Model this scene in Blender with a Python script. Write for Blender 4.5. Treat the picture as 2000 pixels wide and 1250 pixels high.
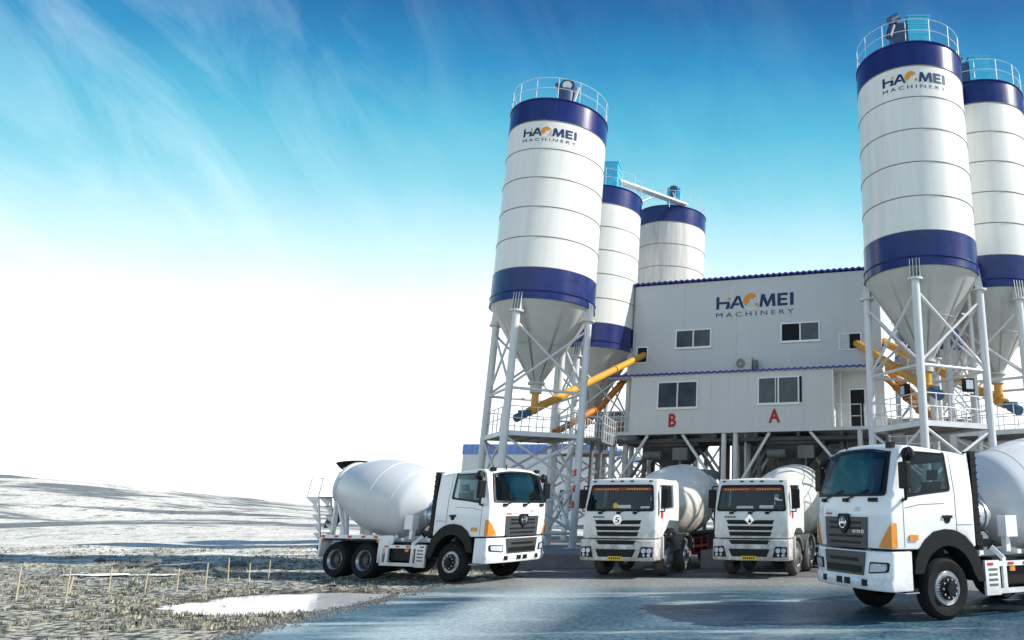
import bpy, bmesh, math, random
from mathutils import Vector, Matrix
R=math.radians
scene=bpy.context.scene
for o in list(bpy.data.objects): bpy.data.objects.remove(o)
C=scene.collection
# ------------------------------------------------------------------ camera
PITCH=16.21
cam_d=bpy.data.cameras.new('camera'); cam=bpy.data.objects.new('camera',cam_d); C.objects.link(cam)
cam.location=(0,0,1.95); cam.rotation_euler=(R(90+PITCH),0,0)
cam_d.sensor_width=36; cam_d.lens=25.2; cam_d.shift_x=-0.25; cam_d.shift_y=-0.021
cam_d.clip_end=5000; cam_d.clip_start=0.1
scene.camera=cam
# ------------------------------------------------------------------ light
SUN_AZ=-3.0; SUN_EL=38.0     # azimuth measured from +X towards +Y
sd=bpy.data.lights.new('sun','SUN'); sun=bpy.data.objects.new('sun',sd); C.objects.link(sun)
sd.energy=4.2; sd.angle=R(0.5); sd.color=(1.0,.955,.88)
sv=Vector((math.cos(R(SUN_EL))*math.cos(R(SUN_AZ)),math.cos(R(SUN_EL))*math.sin(R(SUN_AZ)),math.sin(R(SUN_EL))))
sun.rotation_euler=sv.to_track_quat('Z','Y').to_euler()
W=bpy.data.worlds.new('World'); scene.world=W; W.use_nodes=True
nt=W.node_tree; nt.nodes.clear(); N=nt.nodes.new; L=nt.links.new
out=N('ShaderNodeOutputWorld'); bg=N('ShaderNodeBackground'); L(bg.outputs[0],out.inputs[0]); bg.inputs[1].default_value=0.125
sky=N('ShaderNodeTexSky'); sky.sky_type='NISHITA'; sky.sun_disc=False
sky.sun_elevation=R(SUN_EL); sky.sun_rotation=R(90-SUN_AZ); sky.air_density=1.3; sky.dust_density=1.0; sky.ozone_density=3.0
tc=N('ShaderNodeTexCoord'); sx=N('ShaderNodeSeparateXYZ'); L(tc.outputs['Generated'],sx.inputs[0])
asn=N('ShaderNodeMath'); asn.operation='ARCSINE'; q1=N('ShaderNodeMath'); q1.operation='MULTIPLY'; L(sx.outputs[0],q1.inputs[0]); L(sx.outputs[0],q1.inputs[1])
q2=N('ShaderNodeMath'); q2.operation='MULTIPLY_ADD'; L(q1.outputs[0],q2.inputs[0]); q2.inputs[1].default_value=-.62; q2.inputs[2].default_value=1
q3=N('ShaderNodeMath'); q3.operation='SQRT'; L(q2.outputs[0],q3.inputs[0])
q4=N('ShaderNodeMath'); q4.operation='DIVIDE'; L(sx.outputs[2],q4.inputs[0]); L(q3.outputs[0],q4.inputs[1]); L(q4.outputs[0],asn.inputs[0])
# streaky cirrus / thin veils warp the gradient a little
cv=N('ShaderNodeCombineXYZ')
for k,vec in ((0,(7.5,2.0,6.0)),(1,(2.6,0,-2.8))):
    dn=N('ShaderNodeVectorMath'); dn.operation='DOT_PRODUCT'; dn.inputs[1].default_value=vec; L(tc.outputs['Generated'],dn.inputs[0]); L(dn.outputs['Value'],cv.inputs[k])
nz=N('ShaderNodeTexNoise'); nz.inputs['Scale'].default_value=1.0; nz.inputs['Detail'].default_value=9; nz.inputs['Roughness'].default_value=.62; nz.inputs['Distortion'].default_value=1.1; L(cv.outputs[0],nz.inputs[0])
nz2=N('ShaderNodeTexNoise'); nz2.inputs['Scale'].default_value=2.6; nz2.inputs['Detail'].default_value=6; nz2.inputs['Roughness'].default_value=.6; L(tc.outputs['Generated'],nz2.inputs[0])
m1=N('ShaderNodeMath'); m1.operation='MULTIPLY_ADD'; L(nz2.outputs['Fac'],m1.inputs[0]); m1.inputs[1].default_value=-.12; m1.inputs[2].default_value=.06
m2=N('ShaderNodeMath'); m2.operation='ADD'; L(asn.outputs[0],m2.inputs[0]); L(m1.outputs[0],m2.inputs[1])
mr=N('ShaderNodeMapRange'); L(m2.outputs[0],mr.inputs[0]); mr.inputs['From Min'].default_value=0; mr.inputs['From Max'].default_value=R(50)
cr=N('ShaderNodeValToRGB'); L(mr.outputs[0],cr.inputs[0]); e=cr.color_ramp.elements
stops=[(0,(.98,.99,1.0)),(.20,(.88,.92,.945)),(.30,(.66,.76,.79)),(.40,(.40,.60,.66)),(.485,(.18,.46,.545)),(.575,(.06,.33,.46)),(.665,(.010,.18,.36)),(.75,(.002,.090,.245)),(.82,(.002,.052,.17)),(1,(.002,.045,.17))]
e[0].position=0; e[0].color=(*stops[0][1],1); e[1].position=1; e[1].color=(*stops[-1][1],1)
for p,c in stops[1:-1]:
    q=e.new(p); q.color=(*c,1)
vm=N('ShaderNodeVectorMath'); vm.operation='SCALE'; vm.inputs['Scale'].default_value=10; L(cr.outputs[0],vm.inputs[0])
mx=N('ShaderNodeMix'); mx.data_type='RGBA'; mx.inputs[0].default_value=.86; L(sky.outputs[0],mx.inputs[6]); L(vm.outputs[0],mx.inputs[7])
r2=N('ShaderNodeValToRGB'); L(nz.outputs['Fac'],r2.inputs[0]); r2.color_ramp.elements[0].position=.46; r2.color_ramp.elements[1].position=.80
cm=N('ShaderNodeMath'); cm.operation='MULTIPLY'; mk=N('ShaderNodeMapRange'); L(sx.outputs[0],mk.inputs[0]); mk.inputs[1].default_value=-.38; mk.inputs[2].default_value=-.62; mk.inputs[3].default_value=.03; mk.inputs[4].default_value=.22; L(r2.outputs[0],cm.inputs[0]); L(mk.outputs[0],cm.inputs[1])
mx2=N('ShaderNodeMix'); mx2.data_type='RGBA'; L(cm.outputs[0],mx2.inputs[0]); L(mx.outputs[2],mx2.inputs[6]); mx2.inputs[7].default_value=(8.2,9.2,9.6,1)
L(mx2.outputs[2],bg.inputs[0])
vs=scene.view_settings; vs.view_transform='Standard'; vs.look='None'; vs.exposure=0.46; vs.gamma=1
# ------------------------------------------------------------------ materials
def mat(name,col,rough=.5,metal=0,var=.0,vscale=3,col2=None,bump=0,bscale=20,stretch=(1,1,1),coat=0,spec=None,lo=.35,hi=.7):
    m=bpy.data.materials.new(name); m.use_nodes=True; t=m.node_tree; b=t.nodes['Principled BSDF']
    b.inputs['Base Color'].default_value=(*col,1); b.inputs['Roughness'].default_value=rough; b.inputs['Metallic'].default_value=metal
    if coat: b.inputs['Coat Weight'].default_value=coat
    if spec is not None: b.inputs['Specular IOR Level'].default_value=spec
    n=t.nodes.new; l=t.links.new
    if var or bump:
        tc=n('ShaderNodeTexCoord'); mp=n('ShaderNodeMapping'); l(tc.outputs['Object'],mp.inputs[0]); mp.inputs['Scale'].default_value=stretch
    if var:
        z=n('ShaderNodeTexNoise'); z.inputs['Scale'].default_value=vscale; z.inputs['Detail'].default_value=8; z.inputs['Roughness'].default_value=.65; l(mp.outputs[0],z.inputs[0])
        r=n('ShaderNodeMapRange'); l(z.outputs['Fac'],r.inputs[0]); r.inputs[1].default_value=lo; r.inputs[2].default_value=hi; r.inputs[3].default_value=0; r.inputs[4].default_value=var
        x=n('ShaderNodeMix'); x.data_type='RGBA'; l(r.outputs[0],x.inputs[0]); x.inputs[6].default_value=(*col,1)
        c2=col2 or tuple(c*.45 for c in col); x.inputs[7].default_value=(*c2,1); l(x.outputs[2],b.inputs['Base Color'])
        r3=n('ShaderNodeMapRange'); l(z.outputs['Fac'],r3.inputs[0]); r3.inputs[3].default_value=max(0.02,rough-.12); r3.inputs[4].default_value=min(1,rough+.18); l(r3.outputs[0],b.inputs['Roughness'])
    if bump:
        z2=n('ShaderNodeTexNoise'); z2.inputs['Scale'].default_value=bscale; z2.inputs['Detail'].default_value=6; l(mp.outputs[0],z2.inputs[0])
        bp=n('ShaderNodeBump'); bp.inputs['Strength'].default_value=bump; bp.inputs['Distance'].default_value=.02; l(z2.outputs['Fac'],bp.inputs['Height']); l(bp.outputs[0],b.inputs['Normal'])
    return m
M={}
M['silo']=mat('silo_white_paint',(.80,.80,.765),.33,var=.42,vscale=1.5,col2=(.55,.54,.48),stretch=(2.2,2.2,.14),bump=.05,bscale=3,coat=.15)
M['silo_dirty']=mat('silo_weathered_paint',(.74,.73,.69),.5,var=.75,vscale=1.6,col2=(.40,.38,.34),stretch=(2.5,2.5,.18))
M['blue']=mat('silo_blue_paint',(.007,.012,.115),.24,var=.4,vscale=1.2,col2=(.014,.026,.17),stretch=(1.5,1.5,.3),coat=.12,bump=.04,bscale=2)
M['seam']=mat('weld_seam',(.22,.21,.19),.6)
M['steel']=mat('painted_steel',(.66,.68,.69),.38,var=.4,vscale=2.2,col2=(.42,.42,.41),stretch=(1,1,.4))
M['cone']=mat('cone_grey_paint',(.52,.52,.49),.42,var=.45,vscale=1.0,col2=(.36,.36,.33))
M['grating']=mat('platform_steel',(.30,.29,.26),.6,var=.6,vscale=5,col2=(.13,.12,.10))
M['dark']=mat('dark_machinery',(.045,.047,.05),.6,var=.6,vscale=2,col2=(.12,.11,.10))
M['greysteel']=mat('grey_machinery',(.17,.17,.165),.55,var=.7,vscale=2,col2=(.07,.07,.07))
M['yellow']=mat('conveyor_yellow_paint',(.72,.36,.035),.42,var=.5,vscale=2.5,col2=(.50,.22,.03))
M['orange']=mat('conveyor_orange_paint',(.55,.20,.025),.5,var=.6,vscale=2.5,col2=(.30,.09,.02))
M['motor']=mat('motor_blue_paint',(.05,.13,.22),.4,var=.4)
M['filter']=mat('filter_cyan_paint',(.07,.50,.75),.35,var=.3)
M['filterdk']=mat('filter_motor',(.03,.06,.13),.45)
M['wallu']=mat('wall_grey_panel',(.56,.595,.60),.5,var=.35,vscale=.9,col2=(.48,.52,.53),stretch=(1,1,.5))
M['walll']=mat('wall_pale_panel',(.64,.66,.645),.5,var=.35,vscale=1.2,col2=(.55,.57,.555),stretch=(2.5,1,.3))
M['trimblue']=mat('roof_blue_sheet',(.02,.035,.30),.35,var=.3)
M['pvc']=mat('window_frame_white',(.82,.83,.84),.35)
M['glass']=mat('window_glass',(.022,.045,.06),.10,var=.7,vscale=1.0,col2=(.07,.11,.13),spec=.35)
M['void']=mat('dark_opening',(.008,.008,.01),.9)  # near-black stands in for the unlit depth of openings
M['ac']=mat('ac_casing',(.55,.55,.52),.5,var=.4,col2=(.4,.4,.36))
M['logo']=mat('logo_navy_paint',(.004,.03,.11),.6)
M['logoor']=mat('logo_orange_paint',(.75,.28,.02),.5)
M['red']=mat('sign_red_paint',(.42,.01,.015),.5)
M['tw']=mat('truck_white_paint',(.86,.87,.88),.22,var=.18,vscale=1.5,col2=(.68,.69,.71),coat=.6)
M['tw2']=mat('truck_dusty_white_paint',(.80,.80,.78),.4,var=.5,vscale=2.4,col2=(.58,.56,.52),coat=.1)
M['drum']=mat('drum_light_grey',(.63,.65,.67),.36,var=.3,vscale=1.0,col2=(.53,.55,.57),coat=.3)
M['drum2']=mat('drum_cream',(.82,.80,.73),.26,var=.55,vscale=1.6,col2=(.56,.53,.46),coat=.35)
M['black']=mat('black_plastic',(.010,.011,.012),.45,var=.3,vscale=8,col2=(.022,.022,.022),spec=.2)
M['grille']=mat('grille_grey',(.055,.06,.065),.45)
M['tyre']=mat('tyre_rubber',(.010,.010,.011),.75,var=.4,vscale=9,col2=(.028,.027,.025),bump=.3,bscale=40,spec=.2)
M['tyre2']=mat('dusty_tyre_rubber',(.05,.05,.05),.85,var=.8,vscale=7,col2=(.13,.12,.11))
M['rim']=mat('rim_silver',(.55,.58,.62),.3,metal=.6,var=.3,vscale=5)
M['chrome']=mat('chrome',(.8,.82,.85),.1,metal=1)
M['lamp']=mat('lamp_clear',(.62,.68,.74),.08,var=.5,vscale=14,col2=(.15,.17,.2),coat=1)
M['amber']=mat('lamp_amber',(.72,.22,.015),.15,var=.5,vscale=11,col2=(.9,.45,.06),coat=1)
M['redm']=mat('marker_red',(.62,.03,.015),.3)
M['plate']=mat('plate_yellow',(.75,.45,.02),.4)
def dirt(m,z0,z1,col=(.20,.18,.15),amt=.75):
    t=m.node_tree; b=t.nodes['Principled BSDF']; n=t.nodes.new; l=t.links.new
    src=b.inputs['Base Color'].links[0].from_socket
    tc=n('ShaderNodeTexCoord'); sp=n('ShaderNodeSeparateXYZ'); l(tc.outputs['Object'],sp.inputs[0])
    z=n('ShaderNodeTexNoise'); z.inputs['Scale'].default_value=4; z.inputs['Detail'].default_value=8; z.inputs['Roughness'].default_value=.7; l(tc.outputs['Object'],z.inputs[0])
    a=n('ShaderNodeMapRange'); l(sp.outputs[2],a.inputs[0]); a.inputs[1].default_value=z0; a.inputs[2].default_value=z1; a.inputs[3].default_value=.30; a.inputs[4].default_value=-.12
    d=n('ShaderNodeMath'); d.operation='ADD'; l(z.outputs['Fac'],d.inputs[0]); l(a.outputs[0],d.inputs[1])
    e=n('ShaderNodeMapRange'); l(d.outputs[0],e.inputs[0]); e.inputs[1].default_value=.52; e.inputs[2].default_value=.82; e.inputs[4].default_value=amt
    x=n('ShaderNodeMix'); x.data_type='RGBA'; l(e.outputs[0],x.inputs[0]); l(src,x.inputs[6]); x.inputs[7].default_value=(*col,1); l(x.outputs[2],b.inputs['Base Color'])
dirt(M['tw2'],.4,1.9); dirt(M['tw'],.3,1.1,amt=.4); dirt(M['drum2'],1.0,3.4,(.30,.27,.22),.6)
M['banner']=mat('banner_red',(.45,.02,.02),.5)
M['twglass']=mat('truck_glass',(.006,.013,.018),.06,var=.5,vscale=1.1,col2=(.02,.036,.045),spec=.28)
M['tglass2']=mat('truck_glass_dusty',(.06,.075,.095),.12,var=.7,vscale=2.0,col2=(.12,.14,.15))
M['pale']=mat('pale_card',(.6,.6,.62),.6)
M['conc']=mat('foundation_concrete',(.32,.32,.325),.8,var=.7,vscale=1.5,col2=(.12,.12,.125),bump=.3)
M['wood']=mat('stake_wood',(.56,.48,.34),.8,var=.5,vscale=12,col2=(.25,.19,.11),stretch=(4,4,.6))
M['rock']=mat('rock_dark',(.06,.075,.085),.85,var=.8,vscale=5,col2=(.20,.20,.18),bump=.6,bscale=9)
M['tuft']=mat('dry_grass',(.52,.47,.34),.8,var=.95,vscale=2.2,col2=(.04,.055,.055),lo=.40,hi=.56)
M['wh']=mat('warehouse_white_sheet',(.62,.64,.66),.6,var=.3,vscale=.4)
M['whblue']=mat('warehouse_hazy_blue_sheet',(.13,.24,.55),.5,var=.3,vscale=.4)  # blue lightened to put distance haze into the colour
M['shed']=mat('dark_backing_brown_sheet',(.20,.185,.155),.7,var=.8,vscale=1.4,col2=(.045,.043,.04))
M['galv']=mat('corrugated_grey',(.44,.44,.42),.55,var=.7,vscale=1.0,col2=(.26,.25,.23),stretch=(3,3,.3))
# ------------------------------------------------------------------ mesh helpers
class MB:
    def __init__(s): s.v=[]; s.f=[]; s.m=[]; s.s=[]
    def add(s,vs,fs,mi=0,sm=False):
        o=len(s.v); s.v+=[tuple(v) for v in vs]
        for f in fs: s.f.append(tuple(i+o for i in f)); s.m.append(mi); s.s.append(sm)
        return s
    def box(s,x0,x1,y0,y1,z0,z1,mi=0):
        return s.add([(x0,y0,z0),(x1,y0,z0),(x1,y1,z0),(x0,y1,z0),(x0,y0,z1),(x1,y0,z1),(x1,y1,z1),(x0,y1,z1)],
            [(0,3,2,1),(4,5,6,7),(0,1,5,4),(1,2,6,5),(2,3,7,6),(3,0,4,7)],mi)
    def bar(s,a,b,w,h=None,mi=0,up=(0,0,1)):
        h=h or w; a=Vector(a); b=Vector(b); d=(b-a).normalized(); u=Vector(up)
        if abs(d.dot(u))>.98: u=Vector((0,1,0))
        x=d.cross(u).normalized()*w/2; y=x.cross(d).normalized()*h/2
        vs=[p+i*x+j*y for p in (a,b) for i,j in ((-1,-1),(1,-1),(1,1),(-1,1))]
        return s.add(vs,[(3,2,1,0),(4,5,6,7),(0,1,5,4),(1,2,6,5),(2,3,7,6),(3,0,4,7)],mi)
    def tube(s,a,b,r,n=12,r2=None,mi=0,caps=True):
        r2=r if r2 is None else r2; a=Vector(a); b=Vector(b); d=(b-a).normalized(); u=Vector((0,0,1)) if abs(d.z)<.95 else Vector((1,0,0))
        x=d.cross(u).normalized(); y=d.cross(x).normalized()
        vs=[a+(x*math.cos(t)+y*math.sin(t))*r for t in [2*math.pi*i/n for i in range(n)]]+[b+(x*math.cos(t)+y*math.sin(t))*r2 for t in [2*math.pi*i/n for i in range(n)]]
        s.add(vs,[(i,i+n,(i+1)%n+n,(i+1)%n) for i in range(n)],mi,True)
        if caps: s.add(vs[:n],[tuple(range(n))],mi); s.add(vs[n:],[tuple(reversed(range(n)))],mi)
        return s
    def path(s,pts,r,n=8,mi=0):
        for a,b in zip(pts,pts[1:]): s.tube(a,b,r,n,mi=mi)
        return s
    def lathe(s,prof,o=(0,0,0),axis=(0,0,1),n=48,mi=0,sm=True,arc=None):
        o=Vector(o); q=Vector((0,0,1)).rotation_difference(Vector(axis).normalized()).to_matrix()
        vs=[]
        for r,z in prof:
            for i in range(n):
                t=2*math.pi*i/n; vs.append(o+q@Vector((r*math.cos(t),r*math.sin(t),z)))
        fs=[(j*n+i,j*n+(i+1)%n,(j+1)*n+(i+1)%n,(j+1)*n+i) for j in range(len(prof)-1) for i in range(n)]
        return s.add(vs,fs,mi,sm)
    def torus(s,o,Rr,r,axis=(0,0,1),n=48,k=6,mi=0):
        return s.lathe([(Rr+r*math.cos(2*math.pi*j/k),r*math.sin(2*math.pi*j/k)) for j in range(k+1)],o,axis,n,mi)
    def prism(s,pts,off,mi=0):
        off=Vector(off); n=len(pts); a=[Vector(p) for p in pts]; b=[p+off for p in a]
        s.add(a,[tuple(reversed(range(n)))],mi); s.add(b,[tuple(range(n))],mi)
        return s.add(a+b,[(i,(i+1)%n,(i+1)%n+n,i+n) for i in range(n)],mi)
    def build(s,name,mats,parent=None,loc=None,fix=True,deform=None,cuts=None,bevel=0,hollow=None):
        me=bpy.data.meshes.new(name); me.from_pydata(s.v,[],s.f)
        if not isinstance(mats,(list,tuple)): mats=[mats]
        for m in mats: me.materials.append(M[m] if isinstance(m,str) else m)
        for p,mi,sm in zip(me.polygons,s.m,s.s): p.material_index=mi; p.use_smooth=sm
        bm=bmesh.new(); bm.from_mesh(me)
        if fix:
            bmesh.ops.remove_doubles(bm,verts=bm.verts,dist=1e-5); bmesh.ops.recalc_face_normals(bm,faces=bm.faces)
        if bevel:
            es=[e for e in bm.edges if len(e.link_faces)==2 and e.calc_face_angle(0)>.5]
            bmesh.ops.bevel(bm,geom=es,offset=bevel,segments=2,affect='EDGES',profile=.6,clamp_overlap=True)
        if hollow:
            bm.to_mesh(me); tmp=bpy.data.objects.new('tmp',me); C.objects.link(tmp); cu=[]
            for q in hollow[0]:
                co=q.build('cutter',[]); cu.append(co); md=tmp.modifiers.new('b','BOOLEAN'); md.operation='DIFFERENCE'; md.solver='EXACT'; md.object=co
            bpy.context.view_layer.update(); m2=bpy.data.meshes.new_from_object(tmp.evaluated_get(bpy.context.evaluated_depsgraph_get()))
            bm.clear(); bm.from_mesh(m2); bpy.data.objects.remove(tmp)
            for co in cu: bpy.data.objects.remove(co)
            bm.faces.ensure_lookup_table()
            for f_ in bm.faces: f_.material_index=1 if hollow[1](f_.calc_center_median()) else 0
        if cuts:
            for ax,vals in cuts:
                no=Vector((0,0,0)); no[ax]=1
                for v in vals:
                    co=Vector((0,0,0)); co[ax]=v
                    bmesh.ops.bisect_plane(bm,geom=bm.verts[:]+bm.edges[:]+bm.faces[:],plane_co=co,plane_no=no)
            bmesh.ops.triangulate(bm,faces=[f for f in bm.faces if len(f.verts)>4])
        if deform:
            for v in bm.verts: v.co=deform(v.co)
            bm.normal_update()
        bm.to_mesh(me); bm.free()
        if hasattr(me,'set_sharp_from_angle') and any(s.s): me.set_sharp_from_angle(angle=R(38))
        o=bpy.data.objects.new(name,me); C.objects.link(o)
        if parent: o.parent=parent
        if loc: o.location=loc
        return o
def tag(o,label=None,cat=None,group=None,kind=None):
    if label: o['label']=label
    if cat: o['category']=cat
    if group: o['group']=group
    if kind: o['kind']=kind
    return o
def empty(name,loc=(0,0,0),rz=0,scale=1):
    o=bpy.data.objects.new(name,None); C.objects.link(o); o.location=loc; o.rotation_euler=(0,0,rz); o.scale=(scale,)*3; o.empty_display_size=.3
    return o
def copy_tree(o,parent=None):
    c=o.copy(); C.objects.link(c); c.parent=parent
    for ch in list(o.children): copy_tree(ch,c)
    return c
# ------------------------------------------------------------------ lettering
def text_mesh(txt,size,spacing=1,offset=0,width=None):
    cu=bpy.data.curves.new('t','FONT'); cu.body=txt; cu.size=size; cu.space_character=spacing; cu.offset=offset; cu.resolution_u=3
    ob=bpy.data.objects.new('t',cu); C.objects.link(ob); bpy.context.view_layer.update()
    me=bpy.data.meshes.new_from_object(ob.evaluated_get(bpy.context.evaluated_depsgraph_get()))
    vs=[v.co.copy() for v in me.vertices]; fs=[tuple(p.vertices) for p in me.polygons]
    bpy.data.objects.remove(ob); bpy.data.curves.remove(cu); bpy.data.meshes.remove(me)
    x0=min(v.x for v in vs); x1=max(v.x for v in vs); y0=min(v.y for v in vs)
    k=(width/(x1-x0)) if width else 1
    return [Vector(((v.x-x0)*k,v.y-y0,0)) for v in vs],fs
def logo_polys():
    """the wordmark in units of letter height; returns [(points, material)]"""
    P=[]
    P.append(([(0,0),(.24,0),(.24,.40),(.86,.40),(.80,.18),(.74,0),(1.0,0),(1.12,.3),(1.06,.58),(.24,.58),(.24,1),(0,1)],0))
    P.append(([(.88,.80),(1.02,.66),(1.16,.82),(1.04,.98)],1))
    P.append(([(1.06,0),(1.32,0),(1.44,.24),(1.86,.24),(1.86,.42),(1.54,.42),(1.74,.78),(2.0,.10),(2.06,0),(2.26,0),(1.88,1),(1.60,1)],0))
    # globe
    cx,cy,r=2.78,.5,.66
    ring=[(cx+r*math.cos(a),cy+r*math.sin(a)) for a in [R(-160+i*12) for i in range(21)]]
    ring2=[(cx+(r-.05)*math.cos(a),cy+(r-.05)*math.sin(a)) for a in [R(-160+i*12) for i in range(21)]]
    for i in range(20): P.append(([ring[i],ring[i+1],ring2[i+1],ring2[i]],2))
    P.append(([(2.16,.50),(2.22,.80),(2.42,1.05),(2.72,1.18),(3.02,1.12),(3.22,.94),(3.14,.80),(3.0,.84),(2.96,.66),(2.76,.72),(2.62,.56),(2.60,.36),(2.46,.30),(2.36,.16),(2.26,.26)],1))
    P.append(([(3.06,.30),(3.22,.38),(3.38,.22),(3.30,.02),(3.14,.10)],1))
    P.append(([(3.44,0),(3.66,0),(3.74,.56),(3.98,0),(4.14,0),(4.42,.56),(4.46,0),(4.72,0),(4.66,1),(4.38,1),(4.08,.36),(3.86,1),(3.58,1)],0))
    P.append(([(4.86,0),(5.66,0),(5.66,.2),(5.12,.2),(5.12,.41),(5.60,.41),(5.60,.59),(5.12,.59),(5.12,.8),(5.66,.8),(5.66,1),(4.86,1)],0))
    P.append(([(5.84,0),(6.12,0),(6.12,1),(5.84,1)],0))
    return P
def wordmark(name,width,parent,fn):
    """flat logo in XZ (x right, z up, front -y), fn bends it onto its wall"""
    k=width/6.12; mb=MB()
    for pts,mi in logo_polys():
        mb.prism([(x*k,0,z*k) for x,z in pts],(0,-.012,0),mi)
    vs,fs=text_mesh('MACHINERY',.42*k,1.5,0,width)
    mb.add([(v.x,-.012,v.y*1.25-.66*k) for v in vs],fs,0)
    xs=[i*.12 for i in range(1,int(width/.12)+1)]
    return mb.build(name,['logo','logoor','pvc'],parent,cuts=[(0,xs)],deform=fn,fix=False)
# ------------------------------------------------------------------ silos
def build_silo(x,y,zb,zt,r,leg_a,label,logo_a=None,logo_w=2.3,body='silo',filt='box',fa=-100,plat=4.72,dirty=False,rail_arc=None,found=True):
    t=empty('cement_silo',(x,y,0)); tag(t,label,'silo','cement silos around the plant')
    zl=zb+1.3; zu=zt-1.05; n=5
    mb=MB(); mb.lathe([(r,zl),(r,zu)],n=72)
    mb.lathe([(r-.01,zu),(r-.01,zt-.001),(0.01,zt+.22)],n=72)
    for i in range(n+1):
        z=zl+(zu-zl)*i/n; mb.torus((0,0,z),r+.002,.022,n=72,mi=1)
    mb.build('shell',[body,'seam'],t)
    mb=MB(); mb.lathe([(r+.02,zu+.03),(r+.02,zt),(r-.05,zt)],n=72); mb.torus((0,0,zt),r+.03,.035,n=72); mb.build('upper_band','blue',t)
    mb=MB(); mb.lathe([(r-.02,zl+.01),(r+.02,zl),(r+.02,zb+.32)],n=72); mb.torus((0,0,zb+.32),r+.03,.03,n=72)
    mb.lathe([(r+.02,zb+.32),(r+.05,zb),(r-.1,zb)],n=72); mb.build('lower_band','blue',t)
    ct=zb-3.1
    mb=MB(); mb.lathe([(r-.02,zb+.01),(.26,ct+.12)],n=64); mb.lathe([(.26,ct+.12),(.34,ct+.10),(.34,ct),(.24,ct),(.24,ct-.35)],n=24)
    mb.torus((0,0,zb-1.55),(r-.02)*.5+.13+.02,.012,n=48); mb.build('cone','cone',t)
    # guard rail
    mb=MB()
    for h in (.55,1.05): mb.torus((0,0,zt+h),r-.02,.014,n=60,k=5)
    for i in range(14):
        a=2*math.pi*i/14; p=Vector((math.cos(a)*(r-.02),math.sin(a)*(r-.02),zt)); mb.tube(p,p+Vector((0,0,1.05)),.014,6)
    mb.build('guardrail','steel',t)
    # dust filter on the roof
    a=R(fa); ca,sa=math.cos(a),math.sin(a)
    px,py=ca*(r-1.1),sa*(r-1.1)
    f=MB()
    if filt=='box':
        f.box(px+.2,px+1.1,py-.35,py+.65,zt+.1,zt+1.75); f.box(px+.16,px+1.14,py-.39,py+.69,zt+1.75,zt+1.82)
        for q in (.45,.95,1.4): f.box(px+.18,px+1.12,py-.37,py+.67,zt+q,zt+q+.04)
        fo=f.build('dust_filter','filter',t)
        g=MB(); g.box(px-.42,px+.19,py-.3,py+.5,zt+.1,zt+1.5); g.tube((px-.2,py+.1,zt+1.5),(px-.2,py+.1,zt+1.85),.24,16,r2=.12)
        g.tube((px-.55,py-.45,zt+1.45),(px-.2,py-.35,zt+1.75),.17,12); g.tube((px-.6,py-.35,zt+.8),(px-.42,py-.3,zt+1.35),.15,12)
        g.build('fan_housing','filterdk',fo)
    elif filt=='motor':
        f.tube((px,py,zt+.1),(px,py,zt+1.1),.38,18); f.tube((px+.05,py-.3,zt+1.25),(px+.05,py+.4,zt+1.25),.33,18); f.tube((px-.2,py,zt+1.0),(px-.5,py,zt+1.5),.12,10)
        fo=f.build('dust_filter','filterdk',t)
        g=MB(); g.tube((px+.05,py-.33,zt+1.25),(px+.05,py-.30,zt+1.25),.2,18); g.bar((px+.3,py-.2,zt+.1),(px+.55,py-.2,zt+1.2),.08); g.build('fan_housing','steel',fo)
    else:
        f.box(px-.42,px+.42,py-.4,py+.4,zt+.1,zt+1.55); f.tube((px,py-.45,zt+1.35),(px,py+.1,zt+1.35),.36,20)
        fo=f.build('dust_filter','filter',t)
        g=MB(); g.tube((px,py-.6,zt+1.35),(px,py-.45,zt+1.35),.24,16); g.tube((px+.05,py-.55,zt+.55),(px-.1,py-.55,zt+1.1),.14,12); g.build('fan_housing','filterdk',fo)
    if logo_a is not None:
        a0=R(logo_a); zc=zu-.72
        def fn(v):
            s=(v.x-logo_w/2)/r; rr=r+.004-v.y; a=a0+s
            return Vector((math.cos(a)*rr,math.sin(a)*rr,zc+v.z))
        wordmark('lettering',logo_w,t,fn)
    # legs, braces, platform
    rl=r-.02; L=[]
    for i in range(4):
        a=R(leg_a+90*i); L.append(Vector((math.cos(a)*rl,math.sin(a)*rl,0)))
    z0=.45 if found else .05
    for p in L:
        mb=MB(); mb.tube(p+Vector((0,0,z0)),p+Vector((0,0,zb-.55)),.145,16)
        mb.lathe([(.0,zb-.55),(.27,zb-.55),(.27,zb-.48),(.0,zb-.48)],(p.x,p.y,0),n=14,sm=False)
        d=p.normalized(); tt=Vector((-d.y,d.x,0))
        for k in (-.17,-.06,.06,.17):
            q=p+tt*k; mb.prism([q-d*.14+Vector((0,0,zb-.48)),q+d*.14+Vector((0,0,zb-.48)),q+d*.06+Vector((0,0,zb+.25)),q-d*.14+Vector((0,0,zb+.25))],tt*.025)
        mb.box(p.x-.28,p.x+.28,p.y-.28,p.y+.28,z0-.06,z0)
        mb.build('leg','steel',t)
    for i in range(4):
        a,b=L[i],L[(i+1)%4]
        tiers=[(zb-.9,ct-.35),(plat-.2,plat-1.95),(plat-1.95,plat-3.7)]
        for zz1,zz2 in tiers:
            for p,q in ((a,b),(b,a)):
                MB().tube(p+Vector((0,0,zz1)),q+Vector((0,0,zz2)),.05,8).build('brace','steel',t)
        for zz in (ct-.42,plat-3.75):
            MB().tube(a+Vector((0,0,zz)),b+Vector((0,0,zz)),.055,8).build('tie_beam','steel',t)
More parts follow.
